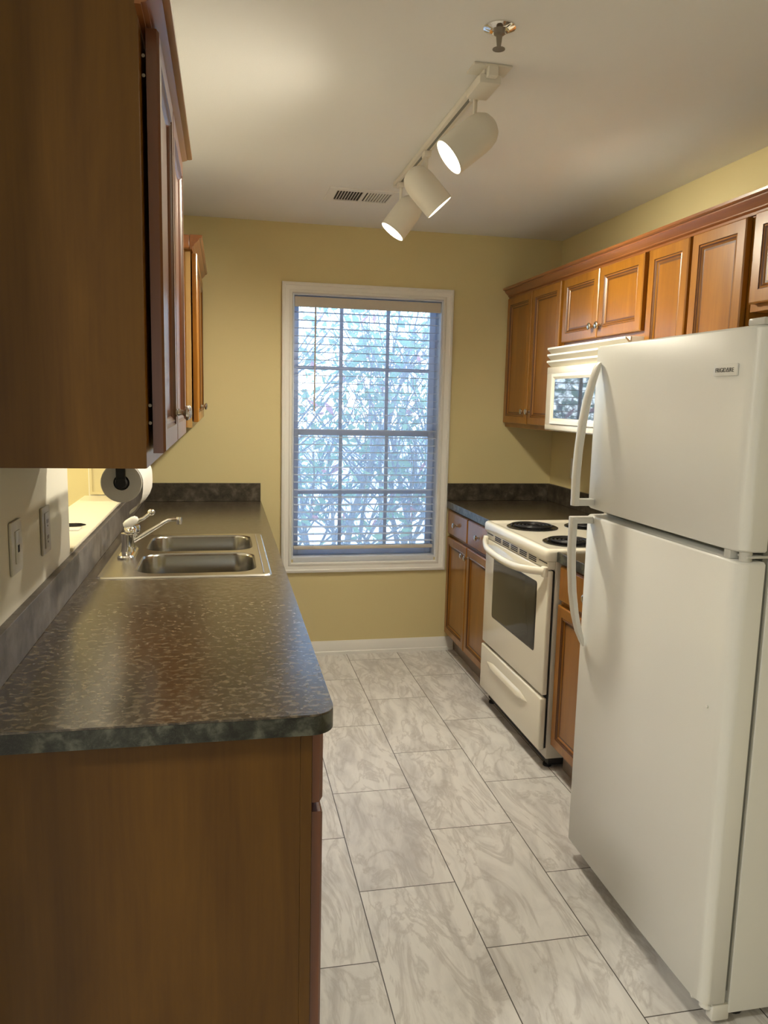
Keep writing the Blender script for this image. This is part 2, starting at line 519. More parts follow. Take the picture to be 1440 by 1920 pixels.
def knob(root, pos, nrm, s=1.0):
    mb = MB()
    prof = [(0, 0.0085), (0.0025, 0.0085), (0.004, 0.006), (0.012, 0.0048), (0.015, 0.006), (0.018, 0.0125), (0.021, 0.0155), (0.025, 0.0155),
            (0.0275, 0.013), (0.029, 0.0085), (0.0295, 0.003)]
    mb.lathe([(a * s, b * s) for a, b in prof], pos, nrm, 18)
    return mb.obj('knob', 'nickel', root)


def arc(c, r, a0, a1, n, f):
    return [f(c[0] + r * math.cos(math.radians(a0 + (a1 - a0) * k / n)), c[1] + r * math.sin(math.radians(a0 + (a1 - a0) * k / n))) for k in range(n + 1)]


# ================================================================ the setting
X_OUT, Y_REAR = -3.6, -3.0
struct(MB().box(X_OUT - WT, XR + WT, Y_REAR - WT, YW + WT, -0.12, 0.0).obj('floor', 'tile'))
struct(MB().box(X_OUT - WT, XR + WT, Y_REAR - WT, YW + WT, ZC, ZC + 0.12).obj('ceiling', 'ceiling'))
struct(MB().box(XR, XR + WT, Y_REAR - WT, YW + WT, 0, ZC).obj('wall_right', 'wall'))
struct(MB().box(X_OUT - WT, X_OUT, Y_REAR - WT, YW + WT, 0, ZC).obj('wall_outer', 'wall'))

# far wall with the window opening
WX0, WX1, WZ0, WZ1 = 0.372, 1.224, 0.575, 2.06
mb = MB()
mb.holed([(X_OUT, YW, 0), (XR, YW, 0), (XR, YW, ZC), (X_OUT, YW, ZC)],
         [[(WX0, YW, WZ0), (WX1, YW, WZ0), (WX1, YW, WZ1), (WX0, YW, WZ1)]], WT, 1)
struct(mb.obj('wall_far', 'wall', smooth=0))
# unseen rear wall, with a wide opening added for cool fill
mb = MB()
mb.holed([(X_OUT, Y_REAR, 0), (XR, Y_REAR, 0), (XR, Y_REAR, ZC), (X_OUT, Y_REAR, ZC)],
         [[(-2.2, Y_REAR, 0.3), (-0.2, Y_REAR, 0.3), (-0.2, Y_REAR, 2.1), (-2.2, Y_REAR, 2.1)]], -WT, 1)
struct(mb.obj('wall_rear', 'wall', smooth=0))
# partition on the left with the low pass-through under the wall cabinets
PY0, PY1, PZ0, PZ1 = 2.40, 3.67, 1.022, 1.345
mb = MB()
mb.holed([(XL, 1.25, 0), (XL, YW, 0), (XL, YW, ZC), (XL, 1.25, ZC)],
         [[(XL, PY0, PZ0), (XL, PY1, PZ0), (XL, PY1, PZ1), (XL, PY0, PZ1)]], -WT, 0)
struct(mb.obj('wall_left', 'wall_left', smooth=0))
# ledge of the pass-through, with a rounded nose
mb = MB()
mb.box(XL - WT - 0.02, XL + 0.010, PY0 + 0.001, PY1 - 0.001, PZ0 + 0.001, PZ0 + 0.013, 0.004)
struct(mb.obj('trim_1', 'sill'))
mb = MB()                                                # panel strip on the far jamb
mb.box(XL - WT + 0.005, XL - WT + 0.016, PY1 - 0.008, PY1 - 0.001, PZ0 + 0.03, PZ1 - 0.002)
mb.box(XL - WT + 0.005, XL - 0.006, PY1 - 0.008, PY1 - 0.001, PZ0 + 0.018, PZ0 + 0.030)
mb.box(XL - WT + 0.016, XL - 0.006, PY1 - 0.004, PY1 - 0.0008, PZ0 + 0.030, PZ1 - 0.002)
struct(mb.obj('trim_2', 'wall'))

# baseboard under the window
prof = [(0, 0), (0.016, 0), (0.016, 0.018), (0.011, 0.022), (0.011, 0.060), (0.007, 0.072), (0.004, 0.082), (0, 0.082)]
mb = MB()
mb.loft([[(x, YW - 0.0005 - d, z) for d, z in prof] for x in (0.17, 1.352)])
struct(mb.obj('baseboard_far', 'trim'))

# window: casing, jambs, stool, sashes, glass
win = MB()
cp = [(0.0, 0.0), (0.0, 0.014), (0.006, 0.018), (0.016, 0.018), (0.020, 0.013), (0.040, 0.011), (0.046, 0.015), (0.055, 0.015), (0.060, 0.0)]
# (inset measured outward from the opening, projection)
rings = []
for o_, d in cp:
    o_ = 0.060 - o_
    rings.append([(WX0 - o_, YW - 0.0005 - d, WZ0 - o_ - 0.018), (WX1 + o_, YW - 0.0005 - d, WZ0 - o_ - 0.018), (WX1 + o_, YW - 0.0005 - d, WZ1 + o_), (WX0 - o_, YW - 0.0005 - d, WZ1 + o_)])
win.loft(rings, True, False, False)
casing = struct(win.obj('window_1', 'trim'))
t_ = 0.008
mb = MB()
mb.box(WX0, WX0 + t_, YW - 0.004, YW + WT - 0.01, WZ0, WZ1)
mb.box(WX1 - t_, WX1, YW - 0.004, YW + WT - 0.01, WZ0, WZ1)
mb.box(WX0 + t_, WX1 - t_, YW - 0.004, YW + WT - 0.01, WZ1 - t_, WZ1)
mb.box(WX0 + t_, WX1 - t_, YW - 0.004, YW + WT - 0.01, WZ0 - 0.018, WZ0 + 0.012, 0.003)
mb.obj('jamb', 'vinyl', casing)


def sash(z0, z1, y0, name):
    x0, x1 = WX0 + t_ + 0.001, WX1 - t_ - 0.001
    fr = 0.034
    mb = MB()
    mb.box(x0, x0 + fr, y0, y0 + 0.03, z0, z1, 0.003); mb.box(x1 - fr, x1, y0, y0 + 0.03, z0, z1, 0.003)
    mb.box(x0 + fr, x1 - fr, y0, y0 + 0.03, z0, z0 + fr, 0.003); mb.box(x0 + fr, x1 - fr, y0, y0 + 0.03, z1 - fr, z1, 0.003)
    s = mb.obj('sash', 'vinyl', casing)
    mb = MB()
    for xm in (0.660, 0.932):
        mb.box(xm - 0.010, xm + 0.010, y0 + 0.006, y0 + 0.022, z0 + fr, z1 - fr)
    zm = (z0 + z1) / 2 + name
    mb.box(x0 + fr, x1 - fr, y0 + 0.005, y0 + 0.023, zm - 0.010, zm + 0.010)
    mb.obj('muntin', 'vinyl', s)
    MB().box(x0 + fr - 0.004, x1 - fr + 0.004, y0 + 0.012, y0 + 0.016, z0 + fr - 0.004, z1 - fr + 0.004).obj('pane', 'glass', s, 0)
    return s


sash(WZ0 + 0.013, 1.318, YW + 0.078, 0.0)
sash(1.282, WZ1 - t_ - 0.001, YW + 0.110, 0.0)
MB().box(WX0 + t_ + 0.002, WX1 - t_ - 0.002, YW + 0.1425, YW + 0.1430, WZ0 + 0.014, WZ1 - t_ - 0.002).obj('haze_veil', 'haze', casing, 0)  # veil sheet added for the bright haze over the panes
# unseen rear window, added to let in cool fill daylight
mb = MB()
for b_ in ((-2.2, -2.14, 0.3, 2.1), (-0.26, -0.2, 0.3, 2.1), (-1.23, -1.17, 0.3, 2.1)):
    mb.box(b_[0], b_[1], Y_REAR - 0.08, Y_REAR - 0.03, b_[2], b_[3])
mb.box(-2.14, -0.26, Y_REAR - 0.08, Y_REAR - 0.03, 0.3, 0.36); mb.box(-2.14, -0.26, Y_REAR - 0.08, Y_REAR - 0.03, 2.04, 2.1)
w2 = struct(mb.obj('rear_fill_window', 'vinyl'))
MB().box(-2.15, -0.25, Y_REAR - 0.058, Y_REAR - 0.054, 0.35, 2.05).obj('pane', 'glass', w2, 0)

# ground outside
struct(MB().box(-9, 12, YW + WT + 0.01, 40, -0.35, -0.25).obj('ground', 'ground'))

# ================================================================ venetian blind
BY = YW + 0.036
blind = thing('venetian_blind', ((WX0 + WX1) / 2, BY, WZ1 - 0.01), 'white horizontal slat venetian blind lowered over the kitchen window', 'blind')
bx0, bx1 = WX0 + t_ + 0.004, WX1 - t_ - 0.004
MB().box(bx0 - 0.002, bx1 + 0.002, BY - 0.036, BY - 0.026, 1.990, 2.046, 0.003).obj('valance', 'valance', blind)
MB().box(bx0, bx1, BY - 0.024, BY + 0.024, 2.010, 2.048, 0.002).obj('headrail', 'slat', blind)
N_SL = 31
zt, zb = 1.965, 0.672
for i in range(N_SL):
    z = zt + (zb - zt) * i / (N_SL - 1)
    mb = MB()
    rings = []
    for x in (bx0 + 0.002, bx1 - 0.002):
        top = [(x, BY - 0.024 + 0.048 * k / 4, z + 0.0015 * math.sin(PI * k / 4) + 0.0012) for k in range(5)]
        bot = [(x, BY - 0.024 + 0.048 * k / 4, z + 0.0015 * math.sin(PI * k / 4) - 0.0012) for k in (4, 3, 2, 1, 0)]
        rings.append(top + bot)
    mb.loft(rings)
    mb.obj('slat', 'slat', blind)
for k, dz in enumerate((0.0,)):
    br = MB().box(bx0 + 0.001, bx1 - 0.001, BY - 0.025, BY + 0.025, 0.628, 0.648, 0.004).obj('bottom_rail', 'valance', blind)
    for xp in (0.50, 0.80, 1.08):
        MB().lathe([(0, 0.008), (0.004, 0.008), (0.006, 0.005)], (xp, BY, 0.6285), (0, 0, -1), 12).obj('cord_plug', 'slat', br)
for xp in (0.50, 0.80, 1.08):
    mb = MB()
    for yy in (BY - 0.0268, BY + 0.0262):
        mb.tube([(xp, yy, 2.01), (xp, yy, 0.640)], 0.0007, 5)
    mb.obj('ladder_cord', 'cord', blind)
MB().tube([(0.496, BY - 0.040, 1.995), (0.497, BY - 0.042, 1.98), (0.494, BY - 0.042, 1.42)], 0.0042, 8).obj('tilt_wand', 'wand', blind)

# ================================================================ cabinets
BOT = 1.355                    # underside of the wall cabinets
TOPB = 2.098                   # top of their boxes


def crown_profile(s, x0, z0, kx=1.0, kz=1.0):
    """Crown section as (x, z); s = +1 projects towards +x."""
    pr = [(0.0, 0.0), (0.009, 0.0), (0.009, 0.009), (0.013, 0.011), (0.017, 0.015), (0.017, 0.019), (0.021, 0.023), (0.032, 0.033), (0.038, 0.041),
          (0.038, 0.045), (0.044, 0.046), (0.049, 0.050), (0.050, 0.058), (0.0, 0.058)]
    return [(x0 + s * a * kx, z0 + b * kz) for a, b in pr]


def wall_cabinet(y0, y1, s, xw, xf, z0, z1, doors, label, group=None, knobs=(), body_mat='door_wood', door_off=0.003, door_mat='door_wood'):
    """xw wall side, xf front plane of the box, s the way the doors face; doors: (y0, y1, z0, z1)."""
    root = thing('wall_cabinet', ((xw + xf) / 2, (y0 + y1) / 2, z0), label, 'cabinet', group)
    mb = MB()
    a, b = min(xw, xf), max(xw, xf)
    mb.box(a, b, y0, y1, z0, z1)
    body = mb.obj('cabinet_body', body_mat, root, 0)
    ds = []
    for (ya, yb, za, zb_) in doors:
        mb = MB()
        panel_door(mb, (xf + s * door_off, ya, za), (0, 1, 0), (0, 0, 1), (s, 0, 0), yb - ya, zb_ - za)
        ds.append(mb.obj('door', door_mat, root, 25))
    for di, ky, kz in knobs:
        knob(ds[di], (xf + s * (door_off + 0.0205), ky, kz), (s, 0, 0))
    return root, body, ds


GR = 'wall cabinets along the right wall'
XFR = 1.629                    # box front, right side; doors stand at 1.605
wall_cabinet(3.622, YW - 0.002, -1, XR - 0.002, XFR, BOT, TOPB, [(4.006, 4.366, 1.378, 2.085), (3.638, 3.994, 1.378, 2.085)],
             'tall brown cherry wall cabinet in the corner, right of the window', GR, [(0, 4.035, 1.447), (1, 3.965, 1.447)])
wall_cabinet(2.852, 3.618, -1, XR - 0.002, XFR, 1.765, TOPB, [(3.242, 3.604, 1.786, 2.083), (2.868, 3.232, 1.786, 2.083)],
             'short two-door cherry wall cabinet above the microwave', GR, [(0, 3.268, 1.835), (1, 3.200, 1.835)])
wall_cabinet(2.242, 2.848, -1, XR - 0.002, XFR, BOT, TOPB, [(2.566, 2.832, 1.378, 2.083), (2.258, 2.546, 1.378, 2.083)],
             'cherry wall cabinet with two tall doors running down behind the refrigerator', GR)
wall_cabinet(1.40, 2.238, -1, XR - 0.002, XFR, 1.79, TOPB, [(1.825, 2.218, 1.812, 2.085), (1.416, 1.813, 1.812, 2.085)],
             'short cherry wall cabinet above the refrigerator, cut by the right edge', GR)
mb = MB()
mb.loft([[(x, y, z) for x, z in crown_profile(-1, XFR - 0.001, TOPB - 0.012)] for y in (1.40, YW - 0.002)])
mb.box(XFR - 0.0008, XFR + 0.25, 1.40, YW - 0.002, TOPB + 0.001, TOPB + 0.014)
tag(mb.obj('crown_moulding', 'crown_wood', None, 25), 'long cherry crown moulding along the tops of the right-hand wall cabinets', 'moulding')

# left wall cabinets
XFL = -0.131
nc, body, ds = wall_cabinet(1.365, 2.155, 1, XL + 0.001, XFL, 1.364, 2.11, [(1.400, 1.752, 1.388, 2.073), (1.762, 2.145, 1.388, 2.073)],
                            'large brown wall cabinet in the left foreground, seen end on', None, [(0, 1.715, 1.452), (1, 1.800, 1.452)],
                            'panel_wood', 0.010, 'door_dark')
mb = MB()
mb.box(XFL + 0.0005, XFL + 0.002, 1.3655, 2.1545, 1.3645, 2.109)
mb.obj('face_frame', 'door_wood', nc, 0)
MB().box(XFL - 0.024, XFL + 0.0019, 1.3630, 1.3648, 1.3645, 2.109).obj('frame_edge', 'panel_wood', nc, 0)
for zz in (1.44, 1.47, 2.00, 2.03):
    mb = MB(); mb.lathe([(0, 0.003), (0.002, 0.003)], (XFL + 0.0060, 1.3995, zz), (0, -1, 0), 8)
    mb.obj('hinge_screw', 'brass', nc)
mb = MB()
mb.loft([[(x, y, z) for x, z in crown_profile(1, XFL + 0.001, 2.0745, 1.06, 0.30)] for y in (1.325, 2.165)])
mb.obj('crown_moulding', 'crown_wood', nc, 25)

fc, body, ds = wall_cabinet(3.452, YW - 0.002, 1, XL + 0.001, -0.136, BOT, 2.10, [(3.478, 3.905, 1.378, 2.083), (3.915, 4.366, 1.378, 2.083)],
                            'far cherry wall cabinet on the left, beside the window wall', None, [(0, 3.860, 1.442), (1, 3.955, 1.442)], 'door_wood', 0.006)
MB().box(-0.156, -0.1355, 3.4495, 3.4515, BOT, 2.085).obj('frame_edge', 'light_wood', fc, 0)
mb = MB()
mb.loft([[(x, y, z) for x, z in crown_profile(1, -0.135, 2.086)] for y in (3.4, YW - 0.002)])
mb.box(XL + 0.001, -0.135, 3.40, 3.451, 2.090, 2.144, 0.006)
mb.obj('crown_moulding', 'crown_wood', fc, 25)


# ---------------------------------------------------------------- base cabinets
def base_body(root, x0, x1, y0, y1, toe_side, mat='door_wood', near_mat=None):
    """Open-topped carcass standing on a recessed plinth. toe_side: +1 front at x1, -1 front at x0."""
    t = 0.018
    mb = MB()
    z0, z1 = 0.105, 0.872
    mb.box(x0, x1, y1 - t, y1, z0, z1)
    mb.box(x0, x1, y0 + t, y1 - t, z0, z0 + t)
    if toe_side > 0:
        mb.box(x0, x0 + t, y0 + t, y1 - t, z0 + t, z1); mb.box(x1 - t, x1, y0 + t, y1 - t, z0 + t, z1)
    else:
        mb.box(x1 - t, x1, y0 + t, y1 - t, z0 + t, z1); mb.box(x0, x0 + t, y0 + t, y1 - t, z0 + t, z1)
    if near_mat is None:
        mb.box(x0, x1, y0, y0 + t, z0, z1)
    b = mb.obj('cabinet_body', mat, root, 0)
    a, c = (x0 + 0.02, x1 - 0.072) if toe_side > 0 else (x0 + 0.046, x1 - 0.02)
    MB().box(a, c, y0 + 0.02 if near_mat else y0 + 0.001, y1 - 0.001, 0.0, z0).obj('plinth', 'plinth', root, 0)
    return b


M['plinth'] = plain('plinth_grey', (0.30, 0.25, 0.21), 0.6)


def front(root, kind, s, xf, y0, y1, z0, z1, kpos=None, mat='door_wood'):
    mb = MB()
    if kind == 'door':
        panel_door(mb, (xf, y0, z0), (0, 1, 0), (0, 0, 1), (s, 0, 0), y1 - y0, z1 - z0)
    else:
        panel_door(mb, (xf, y0, z0), (0, 1, 0), (0, 0, 1), (s, 0, 0), y1 - y0, z1 - z0, recess=False)
    o = mb.obj(kind, mat, root, 25)
    if kpos: knob(o, (xf + s * 0.0205, kpos[0], kpos[1]), (s, 0, 0))
    return o


# left run (one long unit with a finished end panel)
lb = thing('base_cabinet', (-0.15, 2.85, 0.0), 'long brown base cabinet under the left worktop, with the finished end panel facing forward', 'cabinet')
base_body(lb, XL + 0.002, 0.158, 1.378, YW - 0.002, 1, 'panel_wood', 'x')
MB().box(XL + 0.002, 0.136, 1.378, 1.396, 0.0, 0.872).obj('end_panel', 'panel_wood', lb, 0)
MB().box(0.1365, 0.158, 1.377, 1.396, 0.0, 0.872, 0.001).obj('face_stile', 'panel_wood', lb, 0)
yy = 1.384
for wd in (0.58, 0.56, 0.56, 0.56, 0.56):
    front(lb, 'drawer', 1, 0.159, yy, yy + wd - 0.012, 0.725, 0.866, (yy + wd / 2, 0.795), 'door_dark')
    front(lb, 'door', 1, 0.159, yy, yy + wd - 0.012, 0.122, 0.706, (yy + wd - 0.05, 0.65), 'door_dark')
    yy += wd

# right side: corner unit and the narrow one between range and refrigerator
RY0, RY1 = 2.812, 3.574        # range
XFB = 1.312
rb = thing('base_cabinet', (1.62, 3.98, 0.0), 'brown base cabinet with two drawers and two doors between window and range', 'cabinet', 'base cabinets on the right')
base_body(rb, XFB, XR - 0.002, RY1 + 0.004, YW - 0.002, -1)
ym = 3.985
front(rb, 'drawer', -1, XFB - 0.001, ym + 0.006, 4.366, 0.722, 0.862, (4.18, 0.795))
front(rb, 'drawer', -1, XFB - 0.001, RY1 + 0.012, ym - 0.006, 0.722, 0.862, (3.78, 0.795))
front(rb, 'door', -1, XFB - 0.001, ym + 0.006, 4.366, 0.118, 0.704, (ym + 0.032, 0.652))
front(rb, 'door', -1, XFB - 0.001, RY1 + 0.012, ym - 0.006, 0.118, 0.704, (ym - 0.034, 0.652))
nb = thing('base_cabinet', (1.62, 2.52, 0.0), 'narrow orange-brown base cabinet between range and refrigerator', 'cabinet', 'base cabinets on the right')
base_body(nb, XFB, XR - 0.002, 2.252, RY0 - 0.006, -1)
front(nb, 'drawer', -1, XFB - 0.001, 2.262, RY0 - 0.020, 0.722, 0.862, (2.53, 0.795))
front(nb, 'door', -1, XFB - 0.001, 2.262, RY0 - 0.020, 0.118, 0.704, (2.31, 0.652))

# ---------------------------------------------------------------- worktops
CTH = 0.040
lw = thing('worktop', (-0.12, 2.85, CT), 'dark brown mottled laminate worktop with the steel sink, on the left', 'worktop')
SX0, SX1, SY0, SY1 = -0.400, 0.150, 2.500, 3.287
r_ = 0.045
outer = [(XL + 0.001, 1.353)] + arc((0.199 - r_, 1.353 + r_), r_, -90, 0, 8, lambda a, b: (a, b)) + [(0.199, YW - 0.001), (XL + 0.001, YW - 0.001)]
hole = rrect((SX0 + SX1) / 2, (SY0 + SY1) / 2, SX1 - SX0 - 0.03, SY1 - SY0 - 0.03, 0.03)
mb = MB(); mb.holed([(a, b, CT - 0.004) for a, b in outer], [[(a, b, CT - 0.004) for a, b in hole]], 0.004)
mb.obj('top_surface', 'counter', lw, 30)
edge_outer = [(a, b) for a, b in outer]
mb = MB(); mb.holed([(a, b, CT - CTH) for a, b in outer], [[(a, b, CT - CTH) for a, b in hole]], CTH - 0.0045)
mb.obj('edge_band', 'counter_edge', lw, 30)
mb = MB(); mb.box(XL + 0.001, XL + 0.020, 1.30, YW - 0.022, CT + 0.0005, 1.016, 0.0015)
mb.obj('side_splash', 'splash', lw, 0)
mb = MB(); mb.box(XL + 0.001, 0.196, YW - 0.020, YW - 0.001, CT + 0.0005, 1.016, 0.0015)
mb.obj('end_splash', 'splash_dark', lw, 0)

rw = thing('worktop', (1.6, 3.98, CT), 'dark laminate worktop in the far right corner beyond the range', 'worktop', 'worktops on the right')
MB().box(1.286, XR - 0.001, RY1 + 0.002, YW - 0.001, CT - CTH, CT, 0.002).obj('top_surface', 'counter', rw, 0)
MB().box(1.2845, 1.2858, RY1 + 0.002, YW - 0.001, CT - CTH, CT - 0.002).obj('edge_band', 'counter_edge', rw, 0)
MB().box(1.286, XR - 0.021, YW - 0.020, YW - 0.001, CT + 0.0005, 1.016, 0.0015).obj('end_splash', 'splash_dark', rw, 0)
MB().box(XR - 0.020, XR - 0.001, RY1 + 0.002, YW - 0.001, CT + 0.0005, 1.016, 0.0015).obj('side_splash', 'splash_dark', rw, 0)
nw = thing('worktop', (1.6, 2.52, CT), 'short dark worktop between range and refrigerator', 'worktop', 'worktops on the right')
MB().box(1.286, XR - 0.001, 2.246, RY0 - 0.002, CT - CTH, CT, 0.002).obj('top_surface', 'counter', nw, 0)
MB().box(1.2845, 1.2858, 2.246, RY0 - 0.002, CT - CTH, CT - 0.002).obj('edge_band', 'counter_edge', nw, 0)
MB().box(XR - 0.020, XR - 0.001, 2.246, RY0 - 0.002, CT + 0.0005, 1.016, 0.0015).obj('side_splash', 'splash_dark', nw, 0)

# ================================================================ sink and tap
sk = thing('sink', ((SX0 + SX1) / 2, (SY0 + SY1) / 2, CT), 'stainless steel double bowl sink set into the left worktop', 'sink')
bx = (-0.290, 0.104)
bowls = [(2.548, 2.882), (2.922, 3.256)]
zr = CT + 0.0045
hl = [rrect((bx[0] + bx[1]) / 2, (a + b) / 2, bx[1] - bx[0], b - a, 0.075, 8) for a, b in bowls]
cx, cy = (SX0 + SX1) / 2, (SY0 + SY1) / 2
mb = MB()
sw_, sh_ = SX1 - SX0, SY1 - SY0
ro = rrect(cx, cy, sw_, sh_, 0.022); r1 = rrect(cx, cy, sw_ - 0.010, sh_ - 0.010, 0.020)
r2 = rrect(cx, cy, sw_ - 0.026, sh_ - 0.026, 0.016)
mb.loft([[(a, b, CT + 0.0004) for a, b in ro], [(a, b, CT + 0.005) for a, b in r1], [(a, b, CT + 0.0045) for a, b in r2], ], True, False, False)
mb.holed([(a, b, zr) for a, b in r2], [[(a, b, zr) for a, b in h] for h in hl], 0)
# ridge along the front edge
mb.tube([(SX1 - 0.026, SY0 + 0.03, zr), (SX1 - 0.026, SY1 - 0.03, zr)], 0.0022, 8)
mb.obj('sink_deck', 'steel', sk, 40)
for (a, b), h in zip(bowls, hl):
    rings = [[(p, q, zr) for p, q in h]]
    for ins, dz in ((0.004, 0.003), (0.007, 0.010), (0.010, 0.10), (0.014, 0.135), (0.026, 0.156), (0.050, 0.166), (0.075, 0.168)):
        wv, hv = bx[1] - bx[0] - 2 * ins, b - a - 2 * ins
        rings.append([(p, q, zr - dz) for p, q in rrect((bx[0] + bx[1]) / 2, (a + b) / 2, wv, hv, max(0.075 - ins * 0.5, 0.03), 8)])
    mb = MB(); mb.loft(rings, True, False, True)
    bo = mb.obj('bowl', 'steel_bowl', sk, 60)
    c_ = ((bx[0] + bx[1]) / 2, (a + b) / 2, zr - 0.168)
    MB().lathe([(0, 0.045), (0.003, 0.045), (0.004, 0.036), (0.0015, 0.030), (0.0015, 0.001)], c_, (0, 0, 1), 20, False).obj('drain', 'chrome', bo)

fx, fy = -0.343, 2.885
z0 = zr + 0.0004
tp = thing('faucet', (fx, fy, z0), 'chrome single lever faucet at the back of the sink', 'faucet')
mb = MB()
pl = rrect(fx, fy, 0.056, 0.215, 0.027, 8)
mb.loft([[(a, b, z0) for a, b in pl], [(a, b, z0 + 0.006) for a, b in pl],
         [(a, b, z0 + 0.011) for a, b in rrect(fx, fy, 0.046, 0.205, 0.022, 8)]])
mb.obj('base_plate', 'chrome', tp)
mb = MB()
mb.lathe([(0.010, 0.026), (0.018, 0.024), (0.03, 0.0225), (0.068, 0.0235), (0.072, 0.0245), (0.076, 0.0235)], (fx, fy, z0), (0, 0, 1), 24)
mb.obj('body', 'chrome', tp)
MB().lathe([(0.0765, 0.021), (0.081, 0.021), (0.083, 0.024), (0.092, 0.023), (0.101, 0.018), (0.107, 0.010), (0.110, 0.001)], (fx, fy, z0), (0.10, 0, 1), 24).obj('cap', 'chrome', tp)
lev = MB()
lev.tube([(fx - 0.004, fy, z0 + 0.098), (fx + 0.020, fy + 0.002, z0 + 0.113), (fx + 0.055, fy + 0.004, z0 + 0.128), (fx + 0.074, fy + 0.005, z0 + 0.144)],
         [0.014, 0.0095, 0.0065, 0.006], 12)
lo = lev.obj('lever', 'chrome', tp, 60)
mb = MB(); mb.lathe([(-0.013, 0.002), (-0.011, 0.008), (-0.006, 0.012), (0.0, 0.0135), (0.006, 0.012), (0.011, 0.008), (0.013, 0.002)], (fx + 0.082, fy + 0.005, z0 + 0.150), (1, 0, 0.4), 16)
mb.obj('lever_ball', 'chrome', lo, 60)
mb = MB(); mb.lathe([(-0.030, 0.003), (-0.026, 0.011), (-0.014, 0.0155), (0.010, 0.0155), (0.022, 0.012), (0.028, 0.004)], (fx + 0.012, fy - 0.004, z0 + 0.117), (1, 0.05, 0.62), 16)
mb.obj('lever_cover', 'plate', lo, 60)
sp_ = [(fx + 0.018, fy, z0 + 0.048), (fx + 0.05, fy + 0.003, z0 + 0.066), (fx + 0.10, fy + 0.008, z0 + 0.096), (fx + 0.125, fy + 0.011, z0 + 0.112), (fx + 0.140, fy + 0.012, z0 + 0.119),
       (fx + 0.158, fy + 0.013, z0 + 0.121), (fx + 0.172, fy + 0.014, z0 + 0.122)]
sp = MB(); sp.tube(sp_, [0.0095, 0.0085, 0.007, 0.0065, 0.0065, 0.0065, 0.0065], 12)
so = sp.obj('spout', 'chrome', tp, 60)
MB().lathe([(0.012, 0.0095), (0.004, 0.0105), (-0.006, 0.0105), (-0.0065, 0.0095), (-0.015, 0.0095), (-0.016, 0.007)], (fx + 0.178, fy + 0.0145, z0 + 0.120), (0, 0, 1), 16).obj('aerator', 'chrome', so)
mb = MB(); mb.box(fx + 0.006, fx + 0.040, fy + 0.012, fy + 0.030, z0 + 0.070, z0 + 0.104, 0.006)
mb.tube([(fx + 0.02, fy + 0.004, z0 + 0.052), (fx + 0.024, fy + 0.022, z0 + 0.078)], 0.008, 10)
mb.obj('spout_collar', 'chrome', tp)
mb = MB(); mb.lathe([(0.010, 0.016), (0.018, 0.014), (0.026, 0.010), (0.046, 0.011), (0.052, 0.006)], (fx, fy + 0.075, z0), (0, 0, 1), 16)
mb.obj('spray_head', 'chrome', tp)

# ================================================================ paper towels under the cabinet
pr_ = Vector((-0.268, 2.14, 1.257)); rl = 0.053; ln = 0.28
th_ = thing('paper_towel_holder', (pr_.x, pr_.y + ln / 2, BOT), 'black under-cabinet paper towel holder', 'holder')
mb = MB()
mb.box(pr_.x - 0.012, pr_.x + 0.012, pr_.y - 0.016, pr_.y - 0.006, pr_.z - 0.012, BOT - 0.0005, 0.003)
mb.box(pr_.x - 0.012, pr_.x + 0.012, pr_.y + ln + 0.006, pr_.y + ln + 0.016, pr_.z - 0.012, BOT - 0.0005, 0.003)
mb.box(pr_.x - 0.020, pr_.x + 0.020, pr_.y - 0.016, pr_.y + ln + 0.016, BOT - 0.0045, BOT - 0.0005)
mb.obj('bracket', 'black_matt', th_, 0)
MB().lathe([(-0.018, 0.013), (-0.002, 0.0175), (0.010, 0.019), (ln - 0.01, 0.019), (ln + 0.01, 0.016)], pr_, (0, 1, 0), 20).obj('roller', 'black_matt', th_)
roll = thing('paper_towel_roll', pr_, 'white paper towel roll with a loose sheet, hanging under the left cabinet', 'paper towels')
mb = MB()
n_ = 32
rings = []
for y, r in ((pr_.y, 0.0205), (pr_.y, rl - 0.002), (pr_.y + 0.002, rl), (pr_.y + ln - 0.002, rl), (pr_.y + ln, rl - 0.002), (pr_.y + ln, 0.0205), (pr_.y, 0.0205)):
    rings.append([(pr_.x + r * math.cos(2 * PI * k / n_), y, pr_.z + r * math.sin(2 * PI * k / n_)) for k in range(n_)])
mb.loft(rings, True, False, False)
mb.obj('roll', 'paper', roll)
mb = MB()
out_, inn = [], []
path = [(rl * math.cos(a) * 1.02, rl * math.sin(a) * 1.02) for a in [math.radians(100 - 10 * k) for k in range(0, 11)]]
path += [(0.0535, -0.02), (0.0505, -0.042), (0.043, -0.060), (0.032, -0.075), (0.018, -0.086)]
for k, (a, b) in enumerate(path):
    d = 0.0006
    out_.append((a + d, b)); inn.append((a, b))
sec = out_ + inn[::-1]
ring = lambda y, sh: [(pr_.x + a - sh * max(0, -b) * 0.5, y, pr_.z + b) for a, b in sec]
mb.loft([ring(pr_.y + 0.004 + (ln - 0.008) * k / 6, 0.15 * math.sin(k * 0.9)) for k in range(7)])
mb.obj('loose_sheet', 'paper', roll, 60)

# ================================================================ refrigerator
FX, FY0, FY1 = 1.110, 1.487, 2.243
fr = thing('refrigerator', (1.5, 1.865, 0.0), 'tall white top-freezer refrigerator on the right', 'refrigerator')
MB().box(1.192, XR - 0.02, FY0 + 0.002, FY1 - 0.002, 0.030, 1.650, 0.004).obj('cabinet_body', 'fridge', fr)
MB().box(1.178, 1.1915, FY0 + 0.012, FY1 - 0.012, 0.085, 1.645).obj('gasket', 'gasket', fr, 0)


